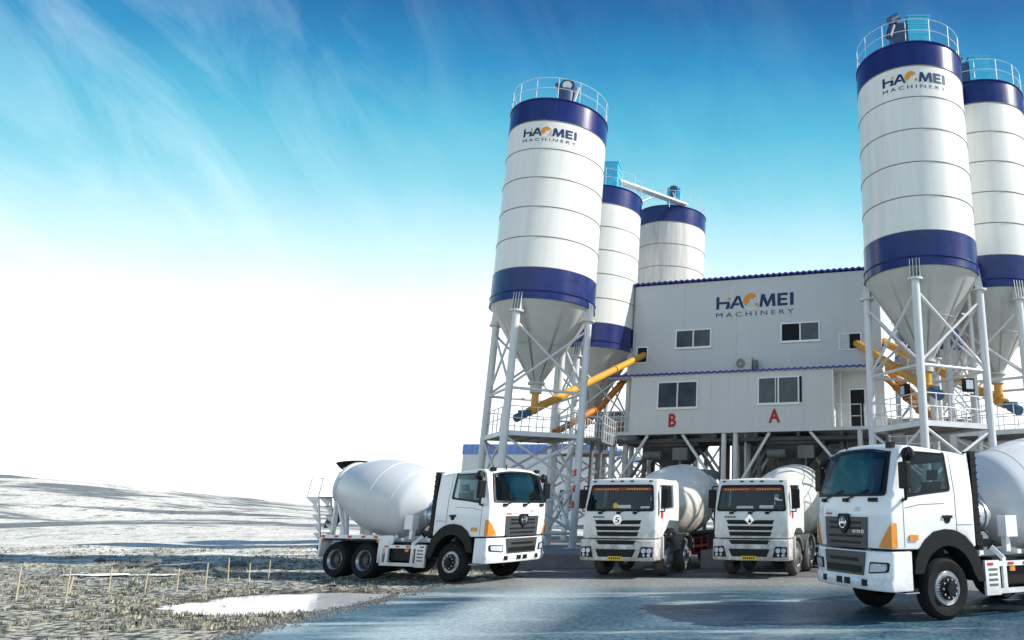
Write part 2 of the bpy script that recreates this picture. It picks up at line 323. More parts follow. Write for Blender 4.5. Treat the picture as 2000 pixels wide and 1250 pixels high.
    if plat:
        mb=MB(); k=1.0
        pts=[(p.x*k,p.y*k,plat-.12) for p in L]
        mb.prism([tuple(p) for p in pts],(0,0,.06))
        for i in range(4):
            a,b=Vector(pts[i]),Vector(pts[(i+1)%4]); mb.bar(a+Vector((0,0,.03)),b+Vector((0,0,.03)),.08,.18,mi=1)
            for j in (1,2,3): 
                q=a.lerp(b,j/4); q2=Vector(pts[(i+3)%4]).lerp(Vector(pts[(i+2)%4]),j/4)
                if i==0: mb.bar(q+Vector((0,0,-.02)),q2+Vector((0,0,-.02)),.07,.12)
        po=mb.build('platform',['grating','steel'],t)
        mb=MB()
        for i in range(4):
            a,b=Vector(pts[i]),Vector(pts[(i+1)%4])
            for h in (.5,.95): mb.tube(a+Vector((0,0,h+.1)),b+Vector((0,0,h+.1)),.02,6)
            for j in (1,2,3,4):
                q=a.lerp(b,j/5); mb.tube(q,q+Vector((0,0,1.05)),.02,6)
        mb.build('railing','steel',po)
    return t
S1=build_silo(-9.5,29.2,9.85,18.75,2.1,-100,'big white silo with wordmark, standing alone nearest the left-hand truck',logo_a=-83,logo_w=2.3,filt='motor',fa=-60)
S2=build_silo(-9.45,38.3,9.9,19.0,2.1,-100,'white silo squeezed between the left wordmark silo and the grey building wall',filt='box',fa=-100)
S3=build_silo(-6.3,43.5,10.4,20.0,2.2,-100,'dirt-streaked white silo rising behind the left end of the roof',body='silo_dirty',filt='round',fa=-75)
S4=build_silo(5.8,25.9,10.12,19.2,2.1,-108,'tallest-looking white silo with wordmark, above the nearest truck cab',logo_a=-96.5,logo_w=2.5,filt='box',fa=-112)
S5=build_silo(9.2,28.5,10.12,19.2,2.1,-78,'white silo without wordmark at the right edge, beside the right wordmark silo',filt='box',fa=-125)
S6=build_silo(9.2,39.0,9.9,19.0,2.1,-100,'silo almost hidden behind the right wordmark silo, grey cone showing through its legs',filt='box',fa=-100)
for z in (1.9,2.5,3.1):
    MB().tube((2.068*math.cos(R(-10)),2.068*math.sin(R(-10)),z),(2.068*math.cos(R(-10)),2.068*math.sin(R(-10)),z+.26),.149,16,caps=False).build('hazard_band','redm',S1)
# filler pipe beside the right silo
mb=MB(); mb.path([(7.55,27.9,19.9),(7.62,27.3,19.2),(7.75,26.55,18.4),(7.75,26.55,.5)],.075,10); mb.path([(7.4,27.7,19.9),(7.25,28.2,20.1),(7.6,28.7,19.6)],.075,10)
for z in (6,9,12,15,17.5): mb.bar((7.75,26.55,z),(7.35,26.3,z),.05)
tag(mb.build('filler_pipe','steel'),'tall thin pale pipe running down between the two right-hand silos','pipe')
# catwalk linking silos behind the left one
mb=MB(); a=Vector((-8.6,37.6,19.9)); b=Vector((-5.2,41.6,20.15)); mb.bar(a,b,.5,.12)
d=(b-a)
for k in range(5): 
    q=a+d*k/4; mb.tube(q,q+Vector((0,0,-.5 if k==3 else -.1)),.03,6)
mb.bar(a+d*.55,a+d*.3+Vector((0,0,-.9)),.06)
tag(mb.build('catwalk','steel'),'narrow white catwalk bridging the tops of the two left rear silos','catwalk')
# ------------------------------------------------------------------ plant building
A0=Vector((-7.1,37.0,0)); RZ=math.atan2(-.2328,.9725)
B=empty('batching_plant_building',A0,RZ); tag(B,'grey panel-clad plant building on steel stilts with wordmark and letters A and B','building')
# local: x along the front, -y towards the camera
U0,U1=-.4,12.9; DEP=3.0
up=MB(); up.box(U0,U1,.8,DEP,8.4,13.62); 
for u in (2.5,5.4,8.3,11.2): up.box(u,u+.02,.788,.8,8.6,13.6,1)
up.build('upper_wall',['wallu','seam_soft' if 'seam_soft' in M else 'wallu'],B)
lo=MB(); lo.box(0,10.5,0,DEP,5.62,8.42); lo.box(10.5,U1,1.35,DEP,5.62,8.42)
k=0
u=.55
while u<10.3:
    lo.box(u,u+.018,-.006,0,5.65,8.4,1); u+=.95
lo.build('lower_wall',['walll','wallu'],B)
def corr(name,u0,u1,y0,y1,z,pitch,amp,th,drop0=0,par=B):
    mb=MB(); n=int((u1-u0)/pitch*6); vs=[]
    for i in range(n+1):
        u=u0+(u1-u0)*i/n; w=amp*math.cos(2*math.pi*(u-u0)/pitch)
        for (yy,zz) in ((y0,z-drop0),(y1,z)):
            vs.append((u,yy,zz+w)); vs.append((u,yy,zz+w-th))
    fs=[]
    for i in range(n):
        a=i*4; b=a+4
        fs+=[(a,b,b+2,a+2),(a+1,a+3,b+3,b+1),(a,a+1,b+1,b),(a+2,b+2,b+3,a+3)]
    fs+=[(0,2,3,1),(n*4,n*4+1,n*4+3,n*4+2)]
    mb.add(vs,fs,0,False); return mb.build(name,'trimblue',par)
corr('upper_roof',U0-.15,U1+.1,.62,DEP+.1,13.76,.32,.035,.09)
corr('lower_roof',-1.55,U1+.05,-.14,.79,8.60,.32,.032,.08,drop0=.06)
mb=MB(); mb.box(-1.5,U1,-.06,.78,8.42,8.47); mb.build('eave_soffit','walll',B)
mb=MB(); mb.box(-1.35,U1,-.03,DEP,5.46,5.62)
for u in (0.3,2.4,4.5,6.6,8.7,10.8): mb.box(u,u+.16,.05,DEP,5.24,5.459,1)
for yy in (.3,1.6,2.7): mb.box(-1.3,U1-.1,yy,yy+.16,5.06,5.239,1)
mb.build('floor_slab',['walll','dark'],B)
def window(u0,u1,z0,z1,y,split=.5,open_left=False,slid=False):
    fr=MB(); w=.07
    fr.box(u0,u1,y-.06,y,z0,z0+w); fr.box(u0,u1,y-.06,y,z1-w,z1); fr.box(u0,u0+w,y-.058,y,z0+w,z1-w); fr.box(u1-w,u1,y-.058,y,z0+w,z1-w)
    um=u0+(u1-u0)*split; fr.box(um-.035,um+.035,y-.056,y,z0+w,z1-w); fr.box(u0-.05,u1+.05,y-.09,y,z0-.05,z0)
    if slid: fr.box(um-.16,um-.12,y-.05,y,z0+w,z1-w)
    fo=fr.build('window','pvc',B)
    p=MB(); p.box(um+.03,u1-w,y-.022,y-.002,z0+w,z1-w); p.build('pane','glass',fo)
    p=MB(); p.box(u0+w,um-.03,y-.024,y-.002,z0+w,z1-w); p.build('pane','void' if open_left else 'glass',fo)  # open side: a black pane stands in for the unlit room
window(2.05,4.05,10.0,11.02,.8); window(7.78,9.83,10.05,11.07,.8,open_left=True)
window(1.48,3.66,6.73,8.12,0); window(6.78,8.88,6.79,8.15,0,slid=True)
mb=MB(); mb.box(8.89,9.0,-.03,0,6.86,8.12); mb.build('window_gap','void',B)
# conveyor ports
mb=MB(); mb.box(-.14,.52,.76,.8,9.30,10.22); o=mb.build('conveyor_port','pvc',B); MB().box(-.07,.45,.75,.8,9.37,10.15).build('opening_dark_plate','void',o)
mb=MB(); mb.box(10.78,11.92,.76,.8,9.48,10.36); o=mb.build('conveyor_port','wallu',B); MB().box(11.32,11.86,.75,.8,9.55,10.29).build('opening_dark_plate','void',o)
mb=MB(); 
for q in ((10.78,10.83),(11.87,11.92)): mb.box(q[0],q[1],.73,.76,9.48,10.36)
mb.box(10.83,11.87,.73,.76,10.31,10.36); mb.box(10.83,11.87,.73,.76,9.48,9.53); mb.build('port_frame','pvc',o)
# ac unit
ac=empty('air_conditioner',B.matrix_world@Vector((0,0,0))); 
bpy.context.view_layer.update()
mw=B.matrix_world
ac.matrix_world=mw@Matrix.Translation((6.0,.45,8.62)); tag(ac,'outdoor air-conditioning unit on the blue eave below the wordmark','air conditioner')
MB().box(-.48,.38,-.17,.2,0,.66).build('casing','ac',ac,bevel=.02)
mb=MB(); mb.tube((-.2,-.185,.33),(-.2,-.165,.33),.25,24); f=mb.build('fan_grille','greysteel',ac)
mb=MB()
for rr in (.08,.15,.22): mb.torus((-.2,-.19,.33),rr,.008,axis=(0,1,0),n=24,k=4)
mb.tube((-.2,-.2,.33),(-.2,-.18,.33),.05,10); mb.build('fan_guard','ac',f)
MB().box(.45,.62,-.1,.15,0,.5).build('bracket','greysteel',ac)
# recess with door and landing
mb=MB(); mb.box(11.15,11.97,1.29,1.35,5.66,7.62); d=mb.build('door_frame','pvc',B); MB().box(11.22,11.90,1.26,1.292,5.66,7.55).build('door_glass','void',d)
mb=MB(); mb.box(10.5,10.56,0,.05,5.62,8.42); mb.box(10.75,10.80,1.0,1.05,5.62,8.42); mb.build('recess_post','pvc',B)
def rail(name,pts,par,h=1.05,mids=(.35,.7),post=1.0,mtl='steel',r=.022):
    mb=MB()
    for a,b in zip(pts,pts[1:]):
        a,b=Vector(a),Vector(b); n=max(1,round((b-a).length/post))
        for hh in (*mids,h): mb.tube(a+Vector((0,0,hh)),b+Vector((0,0,hh)),r,7)
        for i in range(n+1):
            q=a.lerp(b,i/n); mb.tube(q,q+Vector((0,0,h)),r,7)
    return mb.build(name,mtl,par)
rail('landing_railing',[(10.55,.05,5.62),(11.85,.05,5.62)],B,mids=(.5,),post=1.3)
rail('landing_railing',[(12.0,.05,5.62),(12.85,.05,5.62)],B,mids=(.35,.7),post=.45)
rail('landing_railing',[(-1.3,.05,5.62),(-.05,.05,5.62)],B,mids=(.27,.53,.8),post=.4)
rail('landing_railing',[(-1.3,.05,5.62),(-1.3,2.8,5.62)],B,mids=(.27,.53,.8),post=.5)
# lettering
wordmark('wordmark',4.2,B,lambda v:Vector((4.28+v.x,.798+v.y,12.02+v.z)))
for ch,u,z in (('B',2.13,5.80),('A',7.32,5.88)):
    vs,fs=text_mesh(ch,.9,1,.035); mb=MB(); mb.add([(u+v.x*.85,-.012,z+v.y) for v in vs],fs); mb.build('bay_letter','red',B,fix=False)
# stilts
for yy,rr,mtl in ((.15,.13,'steel'),(2.6,.13,'steel')):
    for u in (-.95,5.02,5.62,11.75):
        MB().tube((u,yy,0),(u,yy,5.46),rr,12).build('stilt',mtl,B)
MB().tube((5.95,.8,0),(5.95,.8,5.46),.06,10).build('stilt','steel',B)
for yy,mtl in ((.15,'steel'),(1.4,'greysteel'),(2.6,'steel')):
    for a,b in (((1.0,5.44),(-.85,2.7)),((2.85,5.44),(4.95,2.6)),((7.35,5.44),(5.65,2.7)),((9.35,5.44),(11.7,2.7))):
        MB().bar((a[0],yy,a[1]),(b[0],yy,b[1]),.13,.13).build('diagonal_strut',mtl,B)
for yy in (1.4,2.6):
    for u in (.2,4.4,6.4,10.6): MB().box(u,u+.18,yy,yy+.18,0,5.05).build('inner_column','dark' if yy>2 else 'greysteel',B)
for a,b in ((-.95,5.02),(5.62,11.75)):
    for q in ((a,.3,(a+b)/2,5.2),(b,.3,(a+b)/2,5.2)): MB().bar((q[0],2.45,q[1]),(q[2],2.45,q[3]),.1).build('back_brace','steel',B)
    MB().bar((a,2.75,2.6),(b,2.75,2.6),.12).build('back_beam','steel',B)
# mixers and hoppers under the floor
for u in (2.0,8.4):
    h=MB(); z1,z0=5.05,3.7
    a=[(u-1.5,.5,z1),(u+1.5,.5,z1),(u+1.5,2.6,z1),(u-1.5,2.6,z1)]; b=[(u-.35,1.1,z0),(u+.35,1.1,z0),(u+.35,1.9,z0),(u-.35,1.9,z0)]
    h.add(a+b,[(0,1,5,4),(1,2,6,5),(2,3,7,6),(3,0,4,7),(4,5,6,7)]); h.box(u-.35,u+.35,1.15,1.85,3.3,3.7); h.box(u-1.6,u+1.6,.45,.6,4.9,5.05)
    h.build('mixer_hopper','dark',B)
    MB().tube((u-1.2,.35,4.45),(u-.3,.35,4.45),.22,14).build('mixer_motor','greysteel',B); h=MB(); h.box(u+.3,u+1.1,.25,.7,4.2,4.8); h.path([(u+.7,.3,4.3),(u+.7,.3,3.6),(u+1.4,.6,3.3)],.05,8); h.build('mixer_drive','greysteel',B)
# stair at the right end
mb=MB(); mb.bar((13.1,0.2,5.5),(13.1,3.6,1.2),.06,.22); mb.bar((13.9,0.2,5.5),(13.9,3.6,1.2),.06,.22)
for i in range(16): 
    z=5.4-i*.27; yy=.25+i*.213; mb.box(13.1,13.9,yy,yy+.2,z,z+.03)
mb.tube((13.0,.2,6.5),(13.0,3.6,2.2),.025,8)
mb.build('staircase','steel',B)
# walkway from left silo platform to building
mb=MB(); mb.bar((-7.5,29.6,4.62),(-8.15,36.6,4.9),1.0,.1)
w=mb.build('walkway','grating'); tag(w,'grated walkway with railings from the left wordmark silo to the building landing','walkway')
rail('railing',[(-7.0,29.6,4.67),(-7.6,36.5,4.95)],w,mids=(.35,.7),post=.8); rail('railing',[(-8.0,29.7,4.67),(-8.65,36.6,4.95)],w,mids=(.35,.7),post=.8)
for k in (.35,.75): MB().tube((-7.5-.65*k,29.6+7*k,0),(-7.5-.65*k,29.6+7*k,4.6+.28*k),.09,10).build('support_post','greysteel',w)
# ------------------------------------------------------------------ screw conveyors
def conveyor(a,b,r,label,mtl='yellow',inlet=None,motor=True,joints=2,mcol='motor'):
    a,b=Vector(a),Vector(b); t=empty('screw_conveyor',a); tag(t,label,'conveyor','tube conveyors between silos and building')
    d=b-a; mb=MB(); mb.tube((0,0,0),d,r,18)
    for i in range(1,joints+1):
        q=d*i/(joints+1); u=d.normalized()*.035; mb.tube(q-u,q+u,r*1.25,18)
    for q in (Vector((0,0,0)),d): 
        u=d.normalized()*.03; mb.tube(q-u,q+u,r*1.22,18)
    mb.build('tube',mtl,t)
    if inlet:
        mb=MB(); mb.tube((0,0,-.05),(0,0,inlet),r*.85,16); mb.tube((0,0,inlet-.05),(0,0,inlet+.03),r*1.2,16); mb.build('inlet',mtl,t)
    if motor:
        u=-d.normalized(); mb=MB(); mb.tube(u*.05,u*.35,r*1.05,16); mb.build('bearing_housing',mtl,t)
        mb=MB(); mb.tube(u*.35,u*.62,r*.7,14); mb.tube(u*.62,u*1.15,r*1.0,18); mb.box(u.x*.85-.12,u.x*.85+.12,u.y*.85-.08,u.y*.85+.08,u.z*.85+r*.8,u.z*.85+r*1.25); mb.build('motor',mcol,t)
    return t
def wp(u,y,z): return mw@Vector((u,y,z))
conveyor((-9.5,29.2,5.75),wp(.28,.95,9.82),.17,'yellow tube conveyor from the left wordmark silo up into the left wall port',inlet=.75)
conveyor((-9.45,38.3-1.0,6.0),wp(-.42,1.5,9.3),.17,'ochre tube conveyor tucked under the brighter left one, from the silo behind',mtl='orange')
conveyor(wp(-1.6,1.5,5.6),wp(.0,1.9,8.0),.13,'short rust-orange tube conveyor beside the left landing railing',mtl='orange',inlet=.5)
conveyor((-9.0,30.6,4.95),(-8.0,33.0,6.2),.14,'short brown tube conveyor low on the left silo platform',mtl='orange',motor=False)
conveyor((5.8,25.9,6.1),wp(11.62,.95,9.85),.19,'yellow tube conveyor from the right wordmark silo into the framed right wall port',inlet=.85)
conveyor((9.2,28.5,6.0),wp(13.0,1.4,9.9),.20,'long orange tube conveyor from the far right silo, upper of the right bundle',inlet=.9,mtl='yellow')
conveyor((9.2,39.0,6.3),wp(12.9,2.6,8.9),.20,'orange tube conveyor from the hidden right silo, seen through the silo legs',inlet=.5,mtl='orange')
conveyor((6.3,27.6,5.0),wp(13.05,1.0,8.0),.13,'thin orange tube conveyor sloping down to the right silo platform',mtl='orange',motor=False,joints=3)
def floodlight(p,aim,label):
    t=empty('floodlight',p,aim); tag(t,label,'floodlight','floodlights on the right silo platform')
    MB().box(-.19,.19,-.12,.10,-.22,.24).build('housing','black',t,bevel=.02)
    MB().box(-.13,.13,-.135,-.121,-.14,.17).build('lens','lamp',t)
    MB().path([(-.21,0,0),(-.21,0,-.3),(0,0,-.34),(.21,0,-.3),(.21,0,0)],.015,6).build('bracket','black',t)
floodlight((6.95,24.75,6.0),R(10),'black floodlight facing the camera on the right silo platform railing')
floodlight((5.0,26.0,6.0),R(-70),'black floodlight turned sideways on the right silo platform, left of the front leg')
# back conveyor gallery, warehouse, added dark shed
def corr_panel(mb,a,b,z0,z1,th=.06,pitch=.25,amp=.03,mi=0):
    a,b=Vector((*a,0)),Vector((*b,0)); d=b-a; Ln=d.length; d.normalize(); nn=Vector((-d.y,d.x,0)); n=max(2,int(Ln/pitch*4)); vs=[]
    for i in range(n+1):
        s=Ln*i/n; w=amp*math.sin(2*math.pi*s/pitch); p=a+d*s+nn*w
        vs+=[(p.x,p.y,z0),(p.x,p.y,z1)]
    mb.add(vs,[(2*i,2*i+2,2*i+3,2*i+1) for i in range(n)],mi,True)
Wh=empty('warehouse',(-27.5,66,0)); tag(Wh,'long low white warehouse with a blue top band behind the left silos','warehouse')
mb=MB(); mb.box(0,13,0,16,0,6.5); mb.build('wall','wh',Wh)
mb=MB(); mb.box(-.05,13.05,-.05,16.05,6.5,7.4); corr_panel(mb,(-.06,-.08),(13,-.08),6.5,7.4,pitch=.6,amp=.04); mb.build('roof_fascia','whblue',Wh)
mb=MB()
for x in (1,5,9): mb.box(x,x+3,-.06,0,1.8,3.4)
mb.build('window_row','glass',Wh)
W2=empty('warehouse',(14,52,0),R(-8)); tag(W2,'blue-walled warehouse seen between the legs of the right silo','warehouse')
mb=MB(); mb.box(0,40,0,14,0,3.4); mb.build('wall','wh',W2)
mb=MB(); mb.box(-.05,40,-.05,14,3.4,6.0); mb.build('roof_fascia','whblue',W2)
G=empty('belt_conveyor_gallery',wp(9.5,4.2,0),R(-38)); tag(G,'grey inclined belt conveyor gallery rising into the back of the building','conveyor gallery')
mb=MB(); mb.prism([(0,-.8,4.8),(0,.8,4.8),(0,.8,7.2),(0,-.8,7.2)],(20,0,-4.8)); mb.build('gallery_housing','galv',G)
for x in (3,8,13,18):
    mb=MB(); z=4.8-.24*x
    for y in (-.75,.75): mb.bar((x,y,0),(x,y,z),.14)
    mb.bar((x,-.75,.2),(x,.75,z-.1),.08); mb.build('trestle','greysteel',G)
SH=empty('dark_backing_shed',wp(5.2,8.5,0),RZ); tag(SH,'dark brown corrugated shed added to darken the view behind the building stilts','shed')
mb=MB(); corr_panel(mb,(-2.2,0),(12,0),0,6.2,pitch=.3,amp=.04); mb.box(-2.1,12,.06,5,0,6.15); mb.build('wall','shed',SH)  # dark wall added so the bays under the building read as shade
mb=MB(); mb.prism([(-2.4,-.3,6.1),(-2.4,5.3,6.1),(-2.4,2.5,7.2)],(14.6,0,0)); mb.build('roof','dark',SH)
for x in (-1.2,1.6,4.4,7.2,10): MB().box(x,x+.16,-.14,-.05,0,6.1).build('wall_post','greysteel',SH)
# steel lattice behind (aggregate tower)
T=empty('aggregate_tower',(-8.6,45.5,0),R(-13)); tag(T,'dark braced steel tower visible between the left silos and the building underside','steel tower')
mb=MB(); mb.box(-2.5,6.5,0,2.5,6.0,7.8); mb.build('bin','dark',T)
for i,x in enumerate((-2.2,.0,2.1,4.2,6.2)):
    for y in (0.1,2.4): MB().bar((x,y,0),(x,y,6),.2).build('column','greysteel',T)
xs=(-2.2,.0,2.1,4.2,6.2)
for a,b in zip(xs,xs[1:]):
    for z0,z1 in ((.2,3),(3,6)):
        for q in ((a,z0,b,z1),(b,z0,a,z1)): MB().bar((q[0],.1,q[1]),(q[2],.1,q[3]),.1).build('brace','steel' if z0>1 else 'greysteel',T)
    MB().bar((a,.1,3),(b,.1,3),.12).build('tie_beam','dark',T)
T2=empty('aggregate_bin',(6.5,34.0,0),R(-10)); tag(T2,'grey ribbed aggregate bin below the right silos','hopper')
mb=MB(); 
for a,b in (((0,0),(4.2,0)),((0,3),(0,0)),((4.2,0),(4.2,3))): corr_panel(mb,a,b,.9,4.3,pitch=.22,amp=.03)
mb.box(.04,4.16,.04,3,1.0,4.28); mb.build('bin_body','galv',T2)
mb=MB()
for x in (0,1.4,2.8,4.2): mb.box(x-.05,x+.05,-.12,-.021,0,4.35)
mb.box(-.06,4.26,-.14,-.02,4.3,4.42); mb.build('bin_frame','steel',T2)
rail('railing',[(0,-.08,4.42),(4.2,-.08,4.42)],T2)
T3=empty('aggregate_bin',(11.3,27.2,0),R(-6)); tag(T3,'large pale grey bin at the right edge behind the nearest truck drum','hopper')
mb=MB(); mb.box(.0,5,0.2,5,2.6,4.6); mb.prism([(0,.2,2.6),(5,.2,2.6),(3.5,1.5,.8),(1.5,1.5,.8)],(0,2.0,0)); mb.build('bin_body','galv',T3)
for x in (.1,4.9): MB().box(x-.1,x+.1,.1,.3,0,4.6).build('leg','steel',T3)
rail('railing',[(0,.2,4.6),(5,.2,4.6)],T3)
lad=MB()
for x in (-.22,.22): lad.tube((x,0,.4),(x,0,19.0),.025,6)
for i in range(60): lad.tube((-.22,0,.6+i*.3),(.22,0,.6+i*.3),.015,5)
for i in range(18): lad.torus((0,-.35,2.6+i*.9),.38,.012,n=14,k=4)
o=lad.build('ladder','steel',loc=(7.55,37.0,0)); tag(o,'caged ladder up the hidden silo behind the right one','ladder')
# foundations
mb=MB(); mb.box(-13.2,-5.6,25.4,33,-.2,.44); o=mb.build('foundation_slab','conc',bevel=.02); tag(o,'low grey concrete plinth under the left wordmark silo','foundation')
mb=MB(); mb.box(3.0,12.5,22.6,31.5,-.2,.44); o=mb.build('foundation_slab','conc',bevel=.02); tag(o,'concrete plinth under the two right silos behind the nearest truck','foundation')
mb=MB(); mb.box(-2.25,-1.1,25.2,26.6,-.1,.55); o=mb.build('concrete_block','conc',bevel=.03); tag(o,'small grey concrete block between the two middle trucks','concrete block')
for (x,y) in ((-9.45,38.3),(-6.3,43.5),(9.2,39.0)):
    mb=MB(); mb.box(x-2.6,x+2.6,y-2.6,y+2.6,-.2,.44); o=mb.build('foundation_slab','conc'); tag(o,{-9.45:'plinth below the silo left of the building',-6.3:'plinth under the dirt-streaked silo behind the building',9.2:'plinth under the hidden silo at the right rear'}[x],'foundation')
# ------------------------------------------------------------------ trucks
def glass_mat(name,tint,refl):
    m=bpy.data.materials.new(name); m.use_nodes=True; t=m.node_tree; t.nodes.clear(); n=t.nodes.new; l=t.links.new
    o=n('ShaderNodeOutputMaterial'); x=n('ShaderNodeMixShader'); a=n('ShaderNodeBsdfTransparent'); a.inputs[0].default_value=(*tint,1); g=n('ShaderNodeBsdfGlossy'); g.inputs['Roughness'].default_value=.04; g.inputs[0].default_value=(.9,.95,1,1)
    f=n('ShaderNodeFresnel'); f.inputs[0].default_value=1.45; r=n('ShaderNodeMath'); r.operation='MULTIPLY'; r.inputs[1].default_value=refl; l(f.outputs[0],r.inputs[0])
    l(r.outputs[0],x.inputs[0]); l(a.outputs[0],x.inputs[1]); l(g.outputs[0],x.inputs[2]); l(x.outputs[0],o.inputs[0]); return m
M['twglass']=glass_mat('truck_glass',(.42,.52,.54),.4); M['tglass2']=glass_mat('truck_glass_dusty',(.62,.66,.68),.9)
M['interior']=mat('cab_interior',(.022,.03,.034),.8)
M['seatcloth']=mat('seat_cloth',(.035,.04,.045),.9)
def cab_interior(t,fx,z0,wheel_y,zw,x0):
    for y in (-.6,.6):
        mb=MB(); mb.box(-.15,.35,y-.25,y+.25,z0,z0+.22); mb.prism([(-.15,y-.24,z0+.2),(-.05,y-.24,z0+.2),(-.22,y-.24,zw+.25),(-.32,y-.24,zw+.25)],(0,.48,0)); mb.prism([(-.24,y-.13,zw+.28),(-.30,y-.13,zw+.28),(-.34,y-.13,zw+.48),(-.27,y-.13,zw+.48)],(0,.26,0)); mb.build('seat','seatcloth',t)
    mb=MB(); mb.prism([(x0-.10,-1.1,z0),(x0-.35,-1.1,z0+.05),(x0-.38,-1.1,zw-.03),(x0-.10,-1.1,zw-.02)],(0,2.2,0)); mb.build('dashboard','interior',t)
    mb=MB(); mb.torus((0,0,0),.22,.02,axis=(-.75,0,.65),n=28,k=6); mb.tube((0,0,0),(.22,0,-.2),.03,8); mb.bar((-.0,-.2,0),(0,.2,0),.03); mb.build('steering_wheel','black',t,loc=(x0-.48,wheel_y,zw+.07))
def ring_panel(name,t,mtl,outer,inner,s,df):
    mb=MB(); n=len(outer)
    for i in range(n):
        j=(i+1)%n; mb.prism([(x,s*HW,z) for x,z in (outer[i],outer[j],inner[j],inner[i])],(0,s*.008,0))
    return mb.build(name,mtl,t,cuts=[(2,(2.15,2.5,2.8,2.96))],deform=df)
def rounded(pts,r=.06,seg=4):
    o=[]; n=len(pts)
    for i in range(n):
        p=Vector(pts[i]); a=(Vector(pts[i-1])-p); b=(Vector(pts[(i+1)%n])-p); rr=min(r,a.length*.45,b.length*.45)
        A=p+a.normalized()*rr; Bq=p+b.normalized()*rr
        for k in range(seg+1):
            t=k/seg; o.append(tuple(A*(1-t)**2+p*2*t*(1-t)+Bq*t*t))
    return o
def wheel(parent,x,ysign,dual,front,mt='tyre',ycen=1.02,rad=.53):
    mb=MB(); w=.30 if not dual else .58
    r=rad
    prof=[(.29,-w/2+.02),(.33,-w/2-.0),(.46,-w/2-.01),(r-.03,-w/2+.02),(r,-w/2+.07),(r,w/2-.07),(r-.03,w/2-.02),(.46,w/2+.01),(.33,w/2),(.29,w/2-.02)]
    prof=[(a,b) for a,b in prof]
    mb.lathe(prof,axis=(0,1,0),n=44)
    for i in range(4):
        yy=-w/2+w*(i+1)/5; mb.torus((0,yy,0),r,.008,axis=(0,1,0),n=44,k=4)
    wh=mb.build('wheel',mt,parent,loc=(x,ysign*(ycen-(.0 if not dual else .12)),rad))
    s=ysign
    mb=MB()
    o=w/2
    if front:
        mb.lathe([(.30,s*(o-.03)),(.285,s*(o+.01)),(.26,s*(o-.02)),(.235,s*(o-.02)),(.20,s*(o+.05))],axis=(0,1,0),n=36)
        rm=mb.build('rim','rim',wh)
        mb=MB(); mb.lathe([(.232,s*(o-.015)),(.20,s*(o+.052)),(.115,s*(o+.06)),(.10,s*(o+.13)),(.0,s*(o+.135))],axis=(0,1,0),n=28)
        for i in range(10):
            a=2*math.pi*i/10; mb.tube((.158*math.cos(a),s*(o+.05),.158*math.sin(a)),(.158*math.cos(a),s*(o+.085),.158*math.sin(a)),.017,7,mi=1)
        mb.build('hub',['black' if mt=='tyre' else 'greysteel','chrome'],wh)
    else:
        mb.lathe([(.30,s*(o-.03)),(.285,s*(o+.01)),(.27,s*(o-.02)),(.25,s*(o-.06))],axis=(0,1,0),n=36)
        rm=mb.build('rim','rim',wh)
        mb=MB(); mb.lathe([(.249,s*(o-.06)),(.22,s*(o-.17)),(.13,s*(o-.18)),(.11,s*(o-.07)),(.0,s*(o-.06))],axis=(0,1,0),n=28); mb.build('hub','dark' if mt=='tyre' else 'greysteel',wh)
    return wh
HW=1.22
def cabdef(v,x0=1.0,k=.16):
    y=v.y; x=v.x; z=v.z
    f=min(1,abs(y)/HW)
    if x>x0*.55: x-= (f**4)*k*min(1,(x-x0*.55)/.6)
    if z>2.15: y*=1-.055*(z-2.15)/.9
    if z>2.95: z-= .07*(f**2)
    return Vector((x,y,z))
YC=[-1.17,-1.08,-.95,-.8,-.6,-.3,0,.3,.6,.8,.95,1.08,1.17]
def front_panel(name,parent,mtl,pts,off,th=.02,df=cabdef,xs=None,cutz=(2.15,2.5,2.8,2.96)):
    """pts (y,z) on the cab front; off(z)->x"""
    mb=MB(); mb.prism([(off(z),y,z) for y,z in pts],(th,0,0)); return mb.build(name,mtl,parent,cuts=[(1,YC),(2,cutz)],deform=df)
def side_panel(name,parent,mtl,pts,s,y=HW,th=.012,df=cabdef):
    mb=MB(); mb.prism([(x,s*y,z) for x,z in pts],(0,s*th,0)); return mb.build(name,mtl,parent,cuts=[(2,(2.15,2.5,2.8,2.96)),(0,(.7,.95,1.15,1.3))],deform=df)
def drum(parent,p0,p1,prof,mtl,seamx=(.3,.62),red=False):
    a=Vector(p0); b=Vector(p1); d=b-a; Ln=d.length
    mb=MB(); mb.lathe([(r,t*Ln) for r,t in prof],a,d,n=56)
    for sx_ in seamx:
        for (r0,t0),(r1,t1) in zip(prof,prof[1:]):
            if t0<=sx_<t1:
                rr=r0+(r1-r0)*(sx_-t0)/(t1-t0); mb.torus(a+d*sx_,rr+.0,.010,axis=d,n=56,k=4)
    # weld line of the inner spiral
    return mb.build('drum',mtl,parent)
